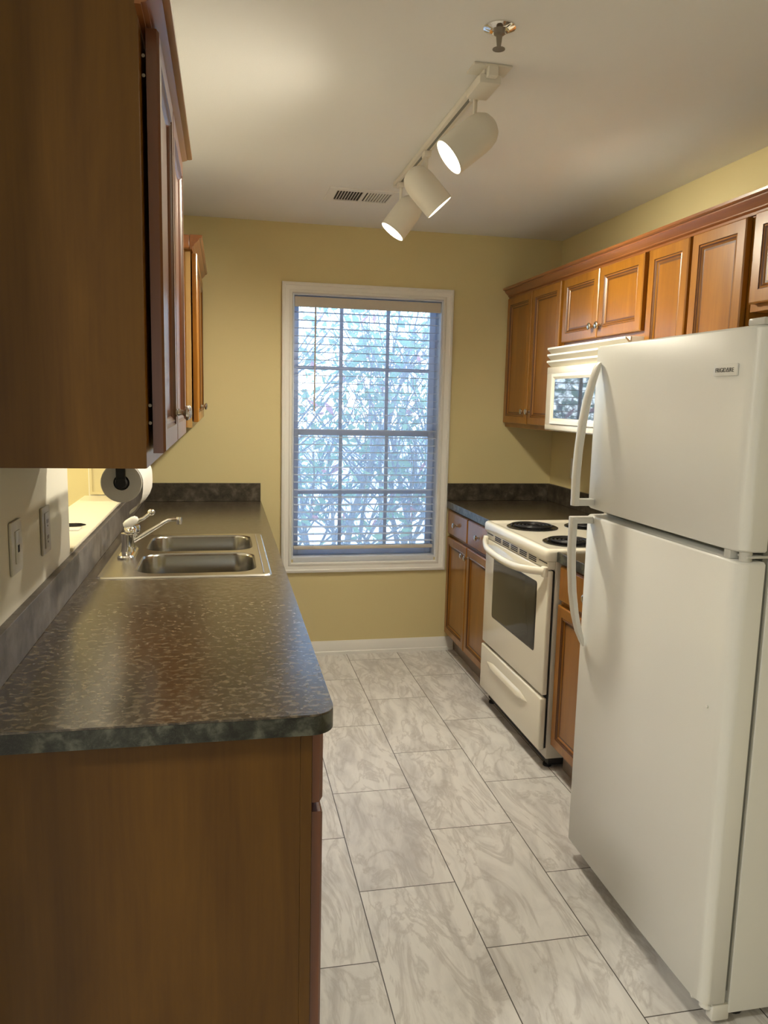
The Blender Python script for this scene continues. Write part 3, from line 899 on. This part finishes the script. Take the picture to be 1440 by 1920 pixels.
def fridge_door(z0, z1, name):
    # plan outline: front gently bowed, near and far edges rounded
    P = [(1.177, FY0), (1.140, FY0 + 0.001), (1.130, FY0 + 0.004), (1.121, FY0 + 0.012), (1.1155, FY0 + 0.024), (1.1125, FY0 + 0.040)]
    for k in range(1, 8):
        u_ = k / 8
        P.append((1.1118 - 0.0035 * math.sin(PI * u_), FY0 + 0.040 + (FY1 - FY0 - 0.060) * u_))
    P += [(1.1125, FY1 - 0.020), (1.116, FY1 - 0.010), (1.123, FY1 - 0.003), (1.135, FY1), (1.177, FY1)]
    c = Vector((1.15, (FY0 + FY1) / 2, 0))
    rings = []
    b = 0.005
    for z, s in ((z0, b), (z0 + 0.003, b * 0.45), (z0 + b, 0), (z1 - b, 0), (z1 - 0.003, b * 0.45), (z1, b)):
        ring = []
        for x, y in P:
            yy = y + (s if y < FY0 + 0.1 else (-s if y > FY1 - 0.1 else 0))
            xx = min(1.177, x + s * 0.8) if x < 1.176 else x
            ring.append((xx, yy, z))
        rings.append(ring)
    mb = MB(); mb.loft(rings)
    return mb.obj(name, 'fridge', fr, 50)


fz = fridge_door(1.172, 1.666, 'freezer_door')
fd = fridge_door(0.058, 1.150, 'fridge_door')


def handle(door, pts, hy):
    """pts: (x, z, thickness, width)."""
    path = [(x, hy, z) for x, z, t, w_ in pts]
    sect = []
    for x, z, t, w_ in pts:
        a, b = w_ / 2, t / 2
        sect.append([(a * q, b * s) for q, s in ((-1, -.6), (-.6, -1), (.6, -1), (1, -.6), (1, .6), (.6, 1), (-.6, 1), (-1, .6))])
    mb = MB(); mb.sweep(path, sect)
    return mb


HY = 2.196
mb = handle(fz, [(1.106, 1.615, 0.008, 0.020), (1.098, 1.598, 0.016, 0.026), (1.086, 1.560, 0.020, 0.028), (1.072, 1.500, 0.021, 0.029), (1.061, 1.430, 0.021, 0.029), (1.054, 1.350, 0.021, 0.029),
                 (1.051, 1.270, 0.021, 0.029), (1.052, 1.205, 0.021, 0.029), (1.052, 1.183, 0.021, 0.029)], HY)
mb.box(1.0425, 1.1115, HY - 0.014, HY + 0.014, 1.183, 1.204, 0.003)
mb.obj('handle', 'fridge_smooth', fz, 40)
mb = handle(fd, [(1.050, 1.148, 0.021, 0.029), (1.050, 1.120, 0.021, 0.029), (1.050, 1.050, 0.021, 0.029), (1.054, 0.980, 0.021, 0.029), (1.061, 0.910, 0.021, 0.029), (1.073, 0.840, 0.020, 0.028),
                 (1.088, 0.785, 0.018, 0.026), (1.100, 0.755, 0.014, 0.022), (1.107, 0.735, 0.007, 0.016)], HY)
mb.box(1.0405, 1.1115, HY - 0.014, HY + 0.014, 1.128, 1.149, 0.003)
mb.obj('handle', 'fridge_smooth', fd, 40)
# badge with lettering
bd = MB().box(1.1065, 1.1115, 1.547, 1.631, 1.5605, 1.5875, 0.0015).obj('badge', 'fridge_smooth', fz)


def lettering(txt, size, ydir_width, center, parent, mat):
    cu = bpy.data.curves.new('lettering', 'FONT'); cu.body = txt; cu.size = size; cu.extrude = 0.0004
    cu.align_x = 'CENTER'; cu.align_y = 'CENTER'
    to = bpy.data.objects.new('lettering_tmp', cu); COL.objects.link(to)
    dg = bpy.context.evaluated_depsgraph_get(); dg.update()
    me = bpy.data.meshes.new_from_object(to.evaluated_get(dg))
    bpy.data.objects.remove(to)
    xs = [v.co.x for v in me.vertices]
    k = ydir_width / max(1e-6, max(xs) - min(xs)); mid = (max(xs) + min(xs)) / 2
    off = world_loc(parent)
    for v in me.vertices:                      # text x runs towards -y (seen from -x), text y is up, thickness towards -x
        x, y, z = v.co
        v.co = Vector((center[0] - z, center[1] - (x - mid) * k, center[2] + y)) - off
    me.flip_normals()
    me.materials.append(mat)
    o = bpy.data.objects.new('lettering', me); COL.objects.link(o); o.parent = parent
    return o


lettering('FRIGID\u0394IRE', 0.0135, 0.066, (1.1062, 1.590, 1.573), bd, M['ink'])
# hinges, grille, feet, small bump on the lower door
mb = MB(); mb.box(1.124, 1.215, FY0 + 0.006, FY0 + 0.060, 1.6665, 1.683, 0.004); mb.obj('hinge_cover', 'hinge', fr)
mb = MB(); mb.box(1.120, 1.150, FY0 + 0.046, FY0 + 0.070, 1.1505, 1.1715, 0.002); mb.box(1.135, 1.20, FY0 + 0.005, FY0 + 0.042, 1.158, 1.164, 0.002)
mb.lathe([(0, 0.014), (0.021, 0.014)], (1.142, FY0 + 0.022, 1.1505), (0, 0, 1), 14)
mb.obj('centre_hinge', 'hinge', fr)
mb = MB(); mb.box(1.150, 1.196, FY0 + 0.004, FY0 + 0.030, 0.012, 0.055, 0.003)
mb.lathe([(0, 0.016), (0.018, 0.012)], (1.146, FY0 + 0.026, 0.040), (0, 0, 1), 12)
mb.obj('bottom_hinge', 'fridge_smooth', fr)
MB().box(1.196, 1.22, FY0 + 0.03, FY1 - 0.01, 0.012, 0.0295).obj('kick_grille', 'gasket', fr, 0)
MB().tube([(1.135, FY0 + 0.075, 0.050), (1.130, FY0 + 0.055, 0.045), (1.150, FY0 + 0.050, 0.040)], 0.007, 8).obj('door_stop', 'fridge_smooth', fr)
for yy in (FY0 + 0.05, FY1 - 0.05):
    for xx in (1.24, 1.86):
        MB().lathe([(0, 0.022), (0.012, 0.022), (0.014, 0.012), (0.030, 0.012)], (xx, yy, 0), (0, 0, 1), 12).obj('foot', 'black_matt', fr)
MB().lathe([(0, 0.004), (0.002, 0.0035), (0.003, 0.001)], (1.1085, 1.553, 0.793), (-1, 0, 0), 10).obj('door_bump', 'fridge_smooth', fd)

# ================================================================ range
XD = 1.252                     # oven door face
rg = thing('range', (1.58, (RY0 + RY1) / 2, 0.0), 'cream electric coil range with a windowed oven door', 'stove')
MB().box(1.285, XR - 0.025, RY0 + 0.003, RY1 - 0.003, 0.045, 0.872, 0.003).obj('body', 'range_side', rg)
# cooktop with a rounded raised rim
mb = MB()
out_ = rrect((XD - 0.012 + XR - 0.025) / 2, (RY0 + RY1) / 2, XR - 0.025 - XD + 0.012, RY1 - RY0, 0.022, 5)


def inset(ins):
    return rrect((XD - 0.012 + XR - 0.025) / 2, (RY0 + RY1) / 2, XR - 0.025 - XD + 0.012 - 2 * ins, RY1 - RY0 - 2 * ins, max(0.022 - ins * 0.3, 0.008), 5)


rings = [[(a, b, z) for a, b in inset(i)] for i, z in ((0.006, 0.8725), (0.0, 0.882), (0.0, 0.908), (0.003, 0.917), (0.010, 0.922), (0.022, 0.922), (0.034, 0.914), (0.05, 0.9125))]
mb.loft(rings)
mb.obj('cooktop', 'range', rg, 50)
BZ = 0.9128
for k, (cx_, cy_, R_) in enumerate(((1.420, 3.400, 0.108), (1.690, 3.400, 0.088), (1.425, 3.005, 0.100), (1.690, 3.005, 0.108))):
    mb = MB()
    mb.lathe([(0.0, R_ + 0.012), (0.004, R_ + 0.012), (0.0055, R_ + 0.008), (0.0035, R_ + 0.002), (0.001, R_ - 0.02), (0.001, 0.002)], (cx_, cy_, BZ), (0, 0, 1), 36, False)
    dp = mb.obj('drip_bowl', 'black', rg)
    mb = MB()
    turns = 4.5
    N = int(turns * 28)
    pts = []
    for i in range(N + 1):
        a = 2 * PI * turns * i / N
        rr = 0.020 + (R_ - 0.028) * i / N
        pts.append((cx_ + rr * math.cos(a), cy_ + rr * math.sin(a), BZ + 0.0105))
    mb.tube(pts, 0.0042, 8)
    mb.obj('coil', 'coil', dp, 60)
# low back panel
mb = MB(); mb.box(1.868, XR - 0.026, RY0 + 0.004, RY1 - 0.004, 0.9235, 1.03, 0.006); bp_ = mb.obj('control_panel', 'range', rg)
for k in range(4):
    MB().lathe([(0, 0.018), (0.012, 0.017), (0.016, 0.012)], (1.8675, RY0 + 0.12 + k * 0.175, 0.98), (-1, 0, 0), 14).obj('control_knob', 'black', bp_)
# vent strip between cooktop and door
mb = MB(); mb.box(XD + 0.002, 1.284, RY0 + 0.010, RY1 - 0.010, 0.838, 0.871, 0.002)
vs_ = mb.obj('vent_strip', 'range', rg)
mb = MB()
for k in range(5):
    yc = RY0 + 0.17 + k * 0.105
    for z in (0.847, 0.855, 0.863):
        mb.box(XD + 0.0008, XD + 0.0018, yc - 0.040, yc + 0.040, z - 0.0024, z + 0.0024)
for yc in (RY0 + 0.06, RY1 - 0.06):
    mb.box(XD + 0.0008, XD + 0.0018, yc - 0.04, yc + 0.04, 0.8605, 0.8645)
mb.obj('vent_slots', 'black_matt', vs_, 0)
# oven door: bevelled slab with a window
DZ0, DZ1 = 0.318, 0.834
WY0, WY1, WZa, WZb = 2.928, 3.440, 0.480, 0.760
mb = MB()
mb.box(XD + 0.002, 1.277, RY0 + 0.006, RY1 - 0.006, DZ0, DZ1, 0.006, 3)
od = mb.obj('oven_door', 'range', rg)
mb = MB()
oc = rrect((WY0 + WY1) / 2, (WZa + WZb) / 2, WY1 - WY0 + 0.016, WZb - WZa + 0.016, 0.014, 4)
ic = rrect((WY0 + WY1) / 2, (WZa + WZb) / 2, WY1 - WY0, WZb - WZa, 0.010, 4)
# bow the lower edge of the window a little
bow = lambda y, z: z - (0.022 * math.sin(PI * max(0, min(1, (y - WY0) / (WY1 - WY0)))) if z < (WZa + WZb) / 2 else 0)
mb.loft([[(XD + 0.0018, y, bow(y, z)) for y, z in oc], [(XD + 0.0002, y, bow(y, z)) for y, z in ic]])
mb.obj('oven_window', 'oven_glass', od, 30)
# bowed handle across the top of the door
mb = MB()
pts = []
for k in range(17):
    u_ = k / 16
    yy = RY0 + 0.012 + (RY1 - RY0 - 0.024) * u_
    bow_ = math.sin(PI * u_)
    pts.append((XD - 0.006 - 0.046 * min(1, bow_ * 1.6) ** 0.8, yy, 0.826 - 0.030 * bow_ + 0.006))
rings = []
for p in pts:
    rings.append([(p[0] + 0.012 * math.cos(2 * PI * q / 10), p[1], p[2] + 0.017 * math.sin(2 * PI * q / 10)) for q in range(10)])
mb.loft(rings)
for y_ in (RY0 + 0.008, RY1 - 0.040):
    mb.box(XD - 0.016, XD + 0.003, y_, y_ + 0.032, 0.806, 0.850, 0.005)
mb.obj('handle', 'range', od, 60)
# drawer with a scooped grip
mb = MB(); mb.box(XD - 0.002, 1.277, RY0 + 0.006, RY1 - 0.006, 0.082, 0.306, 0.007, 3)
dr = mb.obj('drawer', 'range', rg)
mb = MB()
gy0, gy1, gz = 2.955, 3.470, 0.238
rings = []
for k in range(13):
    u_ = k / 12
    yy = gy0 + (gy1 - gy0) * u_
    s = min(1.0, math.sin(PI * u_) * 2.2)
    h = 0.016 * s + 0.002
    dpt = 0.012 * s + 0.001
    rings.append([(XD - 0.0025, yy, gz - h), (XD - 0.0025 - dpt, yy, gz - h * 0.6), (XD - 0.0025 - dpt * 1.15, yy, gz), (XD - 0.0025 - dpt * 0.4, yy, gz + h * 0.75), (XD - 0.0025, yy, gz + h)])
mb.loft(rings)
mb.obj('grip', 'range', dr, 50)
for yy in (RY0 + 0.04, RY1 - 0.04):
    for xx in (1.31, 1.84):
        MB().lathe([(0, 0.018), (0.010, 0.018), (0.012, 0.010), (0.045, 0.010)], (xx, yy, 0), (0, 0, 1), 12).obj('foot', 'black_matt', rg)
MB().box(1.2775, 1.2846, RY0 + 0.010, RY1 - 0.010, 0.090, 0.832).obj('door_gap', 'black_matt', rg, 0)
MB().box(1.30, 1.86, RY0 + 0.01, RY1 - 0.01, 0.016, 0.0445).obj('underside', 'black_matt', rg, 0)  # black box standing in for the shade in the recess below

# ================================================================ microwave
MXF = 1.545
MY0, MY1 = 2.856, 3.612
mw = thing('microwave', (1.72, (MY0 + MY1) / 2, 1.36), 'cream over-range microwave with louvred top, above the range', 'microwave')
MB().box(MXF + 0.022, XR - 0.003, MY0, MY1, 1.362, 1.762, 0.003).obj('body', 'range', mw)
lv = MB()
for k in range(3):
    z = 1.754 - k * 0.031
    lv.prism([(MXF - 0.004, MY0, z + 0.006), (MXF - 0.004, MY0, z - 0.002), (MXF + 0.018, MY0, z - 0.022), (MXF + 0.018, MY0, z - 0.010)], (0, MY1 - MY0, 0))
lv.box(MXF + 0.0185, MXF + 0.0215, MY0, MY1, 1.672, 1.7615)
lv.obj('louvre', 'range', mw, 20)
mb = MB(); mb.box(MXF, MXF + 0.021, MY0, MY1, 1.366, 1.668, 0.005); dd = mb.obj('door', 'range', mw)
MB().box(MXF - 0.0012, MXF - 0.0003, 3.03, MY1 - 0.006, 1.638, 1.664, 0.0004).obj('protective_film', 'mw_film', dd)
MB().box(MXF - 0.0012, MXF - 0.0003, 3.03, MY1 - 0.006, 1.370, 1.392, 0.0004).obj('protective_film', 'mw_film', dd)
mb = MB()
wy0, wy1, wz0, wz1 = 3.085, 3.512, 1.424, 1.608
o_ = lambda i, d: [(MXF - d, y, z) for y, z in ((wy0 - i, wz0 - i), (wy1 + i, wz0 - i), (wy1 + i, wz1 + i), (wy0 - i, wz1 + i))]
mb.loft([o_(0.030, 0.0003), o_(0.026, 0.008), o_(0.012, 0.008), o_(0.0, 0.0014)], True, False, False)
mb.obj('window_frame', 'range', dd, 20)
MB().box(MXF - 0.0014, MXF - 0.0003, wy0, wy1, wz0, wz1).obj('window', 'mw_glass', dd, 0)

# ================================================================ ceiling things
TXc = 0.745
tl = thing('track_light', (TXc, 2.85, ZC), 'white ceiling track light with three lit spot heads', 'lamp')
MB().box(TXc - 0.018, TXc + 0.018, 2.25, 3.46, ZC - 0.019, ZC - 0.0005, 0.002).obj('track', 'fixture', tl)
MB().box(TXc - 0.005, TXc + 0.005, 2.36, 3.45, ZC - 0.0197, ZC - 0.0192).obj('track_slot', 'gasket', tl, 0)
mb = MB(); mb.box(TXc - 0.056, TXc + 0.056, 2.226, 2.300, ZC - 0.006, ZC - 0.0006, 0.001)
mb.box(TXc - 0.032, TXc + 0.032, 2.246, 2.375, ZC - 0.045, ZC - 0.0202, 0.004)
mb.box(TXc - 0.015, TXc + 0.015, 2.222, 2.246, ZC - 0.034, ZC - 0.0062, 0.003)
mb.obj('feed_box', 'fixture', tl)
mb = MB(); mb.box(TXc - 0.020, TXc + 0.020, 3.452, 3.472, ZC - 0.022, ZC - 0.0006, 0.003); mb.obj('end_cap', 'fixture', tl)


def spot(center, axis, y_st, power):
    center, axis = Vector(center), Vector(axis).normalized()
    L, R_ = 0.175, 0.058
    h = L / 2
    prof = [(-h, 0.004), (-h + 0.003, 0.022), (-h + 0.012, 0.038), (-h + 0.028, 0.050), (-h + 0.050, R_ - 0.002), (-h + 0.07, R_), (h, R_), (h, R_ - 0.003), (h - 0.010, R_ - 0.004)]
    mb = MB(); mb.lathe(prof, center, axis, 32, False)
    can = mb.obj('spot_head', 'fixture', tl, 50)
    MB().lathe([(h - 0.012, R_ - 0.0045), (h - 0.006, R_ - 0.010), (h - 0.003, 0.02), (h - 0.002, 0.001)], center, axis, 28).obj('lamp_lens', 'lamp', can, 60)
    top = Vector((TXc, y_st, ZC - 0.020))
    # stem from the track adapter down to the top of the can
    mb = MB(); mb.box(TXc - 0.014, TXc + 0.014, y_st - 0.022, y_st + 0.022, ZC - 0.040, ZC - 0.0202, 0.003)
    mb.tube([top - Vector((0, 0, 0.018)), Vector((top.x, top.y, center.z + 0.028))], 0.0065, 10)
    mb.obj('stem', 'fixture', can)
    d = bpy.data.lights.new('spot_lamp', 'SPOT'); d.energy = power; d.color = WARM
    d.spot_size = math.radians(152); d.spot_blend = 1.0; d.shadow_soft_size = 0.045
    lo = bpy.data.objects.new('spot_lamp', d); COL.objects.link(lo)
    lo.location = center + axis * (h + 0.012)
    lo.rotation_euler = axis.to_track_quat('-Z', 'Y').to_euler()


SPOTS = [((0.738, 2.39, 2.277), (-0.771, 0.042, -0.636), 2.385), ((0.742, 2.97, 2.279), (0.676, -0.069, -0.734), 2.965), ((0.764, 3.4, 2.279), (-0.591, 0.037, -0.806), 3.4)]
for (c_, a_, ys), pw in zip(SPOTS, SPOT_POWER):
    spot(c_, a_, ys, pw)

sr_ = thing('fire_sprinkler', (0.688, 2.02, ZC), 'chrome pendant fire sprinkler in the ceiling above the track light', 'sprinkler')
MB().lathe([(0.0006, 0.041), (0.004, 0.041), (0.007, 0.034), (0.010, 0.025), (0.006, 0.020)], (0.688, 2.02, ZC), (0, 0, -1), 28).obj('escutcheon', 'chrome', sr_)
mb = MB(); mb.lathe([(0.006, 0.015), (0.018, 0.014), (0.022, 0.008), (0.036, 0.0065), (0.050, 0.0045)], (0.688, 2.02, ZC), (0, 0, -1), 16)
mb.obj('frame', 'brass', sr_)
MB().lathe([(0.050, 0.004), (0.052, 0.016), (0.0535, 0.016), (0.055, 0.004)], (0.688, 2.02, ZC), (0, 0, -1), 18).obj('deflector', 'brass', sr_)

vx0, vx1, vy0, vy1 = 0.468, 0.800, 3.615, 3.845
vn = thing('air_register', ((vx0 + vx1) / 2, (vy0 + vy1) / 2, ZC), 'white metal air register in the ceiling by the track end', 'vent')
mb = MB()
q = lambda i, z: [(vx0 + i, vy0 + i, z), (vx1 - i, vy0 + i, z), (vx1 - i, vy1 - i, z), (vx0 + i, vy1 - i, z)]
mb.loft([q(0, ZC - 0.0005), q(0.002, ZC - 0.005), q(0.030, ZC - 0.008), q(0.036, ZC - 0.006)], True, False, False)
mb.box((vx0 + vx1) / 2 - 0.008, (vx0 + vx1) / 2 + 0.008, vy0 + 0.03, vy1 - 0.03, ZC - 0.008, ZC - 0.004)
mb.obj('frame', 'trim', vn)
MB().box(vx0 + 0.03, vx1 - 0.03, vy0 + 0.03, vy1 - 0.03, ZC - 0.0022, ZC - 0.0006).obj('duct', 'vent_dark', vn, 0)
nl = 20
for k in range(nl):
    x = vx0 + 0.040 + (vx1 - vx0 - 0.080) * k / (nl - 1)
    if abs(x - (vx0 + vx1) / 2) < 0.010: continue
    sl = -0.0030 if x < (vx0 + vx1) / 2 else 0.0030
    MB().prism([(x - 0.0020, vy0 + 0.034, ZC - 0.0035), (x + 0.0020, vy0 + 0.034, ZC - 0.0035), (x + 0.0020 + sl, vy0 + 0.034, ZC - 0.0078), (x - 0.0020 + sl, vy0 + 0.034, ZC - 0.0078)],
               (0, vy1 - vy0 - 0.068, 0)).obj('fin', 'trim', vn, 0)


# ================================================================ plates on the walls
def wall_plate(y0, y1, z0, z1, s, xw, name, label, cat, mat):
    root = thing(name, (xw, (y0 + y1) / 2, (z0 + z1) / 2), label, cat)
    mb = MB(); mb.box(min(xw, xw + s * 0.006), max(xw, xw + s * 0.006), y0, y1, z0, z1, 0.003)
    mb.obj('cover_plate', mat, root)
    return root


p1 = wall_plate(1.745, 1.835, 1.096, 1.212, 1, XL + 0.0006, 'wall_jack', 'white wall plate with one small data jack, nearest on the left wall', 'wall plate', 'plate')
mb = MB(); mb.box(XL + 0.0068, XL + 0.009, 1.772, 1.808, 1.118, 1.190, 0.001); mb.obj('insert', 'plate', p1)
MB().box(XL + 0.0092, XL + 0.0098, 1.784, 1.797, 1.142, 1.158).obj('jack', 'black_matt', p1, 0)
p2 = wall_plate(2.032, 2.122, 1.083, 1.203, 1, XL + 0.0006, 'wall_outlet', 'beige wall outlet beside the pass-through opening', 'outlet', 'plate_grey')
MB().box(XL + 0.0068, XL + 0.009, 2.054, 2.100, 1.098, 1.188, 0.001).obj('insert', 'plate_grey', p2)
mb = MB()
for z in (1.125, 1.166):
    for dy in (-0.007, 0.007):
        mb.box(XL + 0.0092, XL + 0.0096, 2.077 + dy - 0.0012, 2.077 + dy + 0.0012, z - 0.005, z + 0.005)
    mb.lathe([(0, 0.0025), (0.0004, 0.0025)], (XL + 0.0092, 2.077, z - 0.012), (1, 0, 0), 8)
mb.obj('slots', 'vent_dark', p2, 0)
p3 = wall_plate(4.02, 4.100, 1.075, 1.190, -1, XR - 0.0006, 'wall_outlet', 'pale wall outlet above the far right worktop', 'outlet', 'plate')
MB().box(XR - 0.009, XR - 0.0068, 4.04, 4.080, 1.095, 1.170, 0.001).obj('insert', 'plate', p3)

# ================================================================ things on the ledge
LZ = PZ0 + 0.0134
pn = thing('pen', (-0.52, 2.78, LZ), 'black pen lying on the pass-through ledge', 'pen')
mb = MB(); mb.lathe([(-0.070, 0.004), (-0.068, 0.0065), (0.030, 0.0068), (0.045, 0.006), (0.058, 0.003), (0.062, 0.0012)], (-0.528, 2.770, LZ + 0.0088), (1, 0.10, 0), 14)
mb.obj('barrel', 'black', pn)
MB().box(-0.575, -0.535, 2.772, 2.776, LZ + 0.0158, LZ + 0.0172).obj('clip', 'chrome', pn, 0)
tag(MB().box(-0.60, -0.478, 2.700, 2.752, LZ + 0.0003, LZ + 0.004).obj('paper_slip', 'plate'), 'small pale slip lying in front of the pen', 'paper')

# ================================================================ shrub outside the window
rnd = random.Random(11)


def shrub(base, h, spread, nstem, nleaf, label, leafmix=0.06):
    root = thing('shrub', base, label, 'shrub')
    bx_, by_, bz_ = base
    wood_ = MB(); tips = []

    def branch(p, d, L, r, depth):
        n = 4
        pts = [p.copy()]; rs = [r]
        for i in range(n):
            d = (d + Vector((rnd.uniform(-.22, .22), rnd.uniform(-.22, .22), rnd.uniform(-.08, .12)))).normalized()
            p = p + d * (L / n)
            if p.y < 4.80: p.y = 4.80 + 0.3 * (4.80 - p.y)
            pts.append(p.copy()); rs.append(r * (1 - 0.5 * (i + 1) / n))
        wood_.tube(pts, rs, 5 if depth else 7, False)
        for q in pts[1:]: tips.append((q.copy(), d.copy(), depth))
        if depth < 3:
            for k in range((5, 5, 4)[depth]):
                i = rnd.randint(1, n)
                a = rnd.uniform(0, 2 * PI)
                nd = (d * 0.75 + Vector((math.cos(a), math.sin(a), rnd.uniform(-0.1, 0.5))) * 0.75).normalized()
                branch(pts[i], nd, L * rnd.uniform(0.5, 0.75), rs[i] * 0.62, depth + 1)
    for s in range(nstem):
        a = rnd.uniform(0, 2 * PI)
        p = Vector((bx_ + spread * 0.35 * math.cos(a), by_ + 0.25 * math.sin(a), bz_))
        d = Vector((math.cos(a) * 0.35 * rnd.random(), math.sin(a) * 0.2, 1)).normalized()
        branch(p, d, h * rnd.uniform(0.5, 0.7), rnd.uniform(0.018, 0.032), 0)
    wood_.obj('branches', 'bark', root, 60)
    lf = {'leaf': MB(), 'leaf_red': MB()}
    cand = [t for t in tips if t[2] >= 1]
    for k in range(nleaf):
        q, d, dp = rnd.choice(cand)
        L = rnd.uniform(0.06, 0.14); W_ = L * rnd.uniform(0.16, 0.24)
        a = rnd.uniform(0, 2 * PI)
        dirv = (Vector((math.cos(a), math.sin(a), rnd.uniform(-1.6, 0.2)))).normalized()
        sd = dirv.cross(Vector((rnd.uniform(-1, 1), rnd.uniform(-1, 1), rnd.uniform(-1, 1)))).normalized()
        up = sd.cross(dirv)
        bm = lf['leaf_red' if rnd.random() < leafmix else 'leaf'].bm
        q = q + Vector((rnd.uniform(-.03, .03), rnd.uniform(-.03, .03), rnd.uniform(-.03, .03)))
        vs = [bm.verts.new(q), bm.verts.new(q + dirv * L * .45 + sd * W_ + up * 0.004), bm.verts.new(q + dirv * L * .45 - up * 0.003), bm.verts.new(q + dirv * L * .45 - sd * W_ + up * 0.004),
              bm.verts.new(q + dirv * L)]
        bm.faces.new((vs[0], vs[1], vs[2])); bm.faces.new((vs[0], vs[2], vs[3])); bm.faces.new((vs[1], vs[4], vs[2])); bm.faces.new((vs[2], vs[4], vs[3]))
    lf['leaf'].obj('foliage', 'leaf', root)
    ro_ = lf['leaf_red'].obj('red_foliage', 'leaf_red', root); ro_['label'] = 'reddish leaves'
    return root


shrub((0.88, 5.9, -0.25), 2.8, 3.4, 24, 4200, 'twiggy leafy shrub crowding the window from outside')
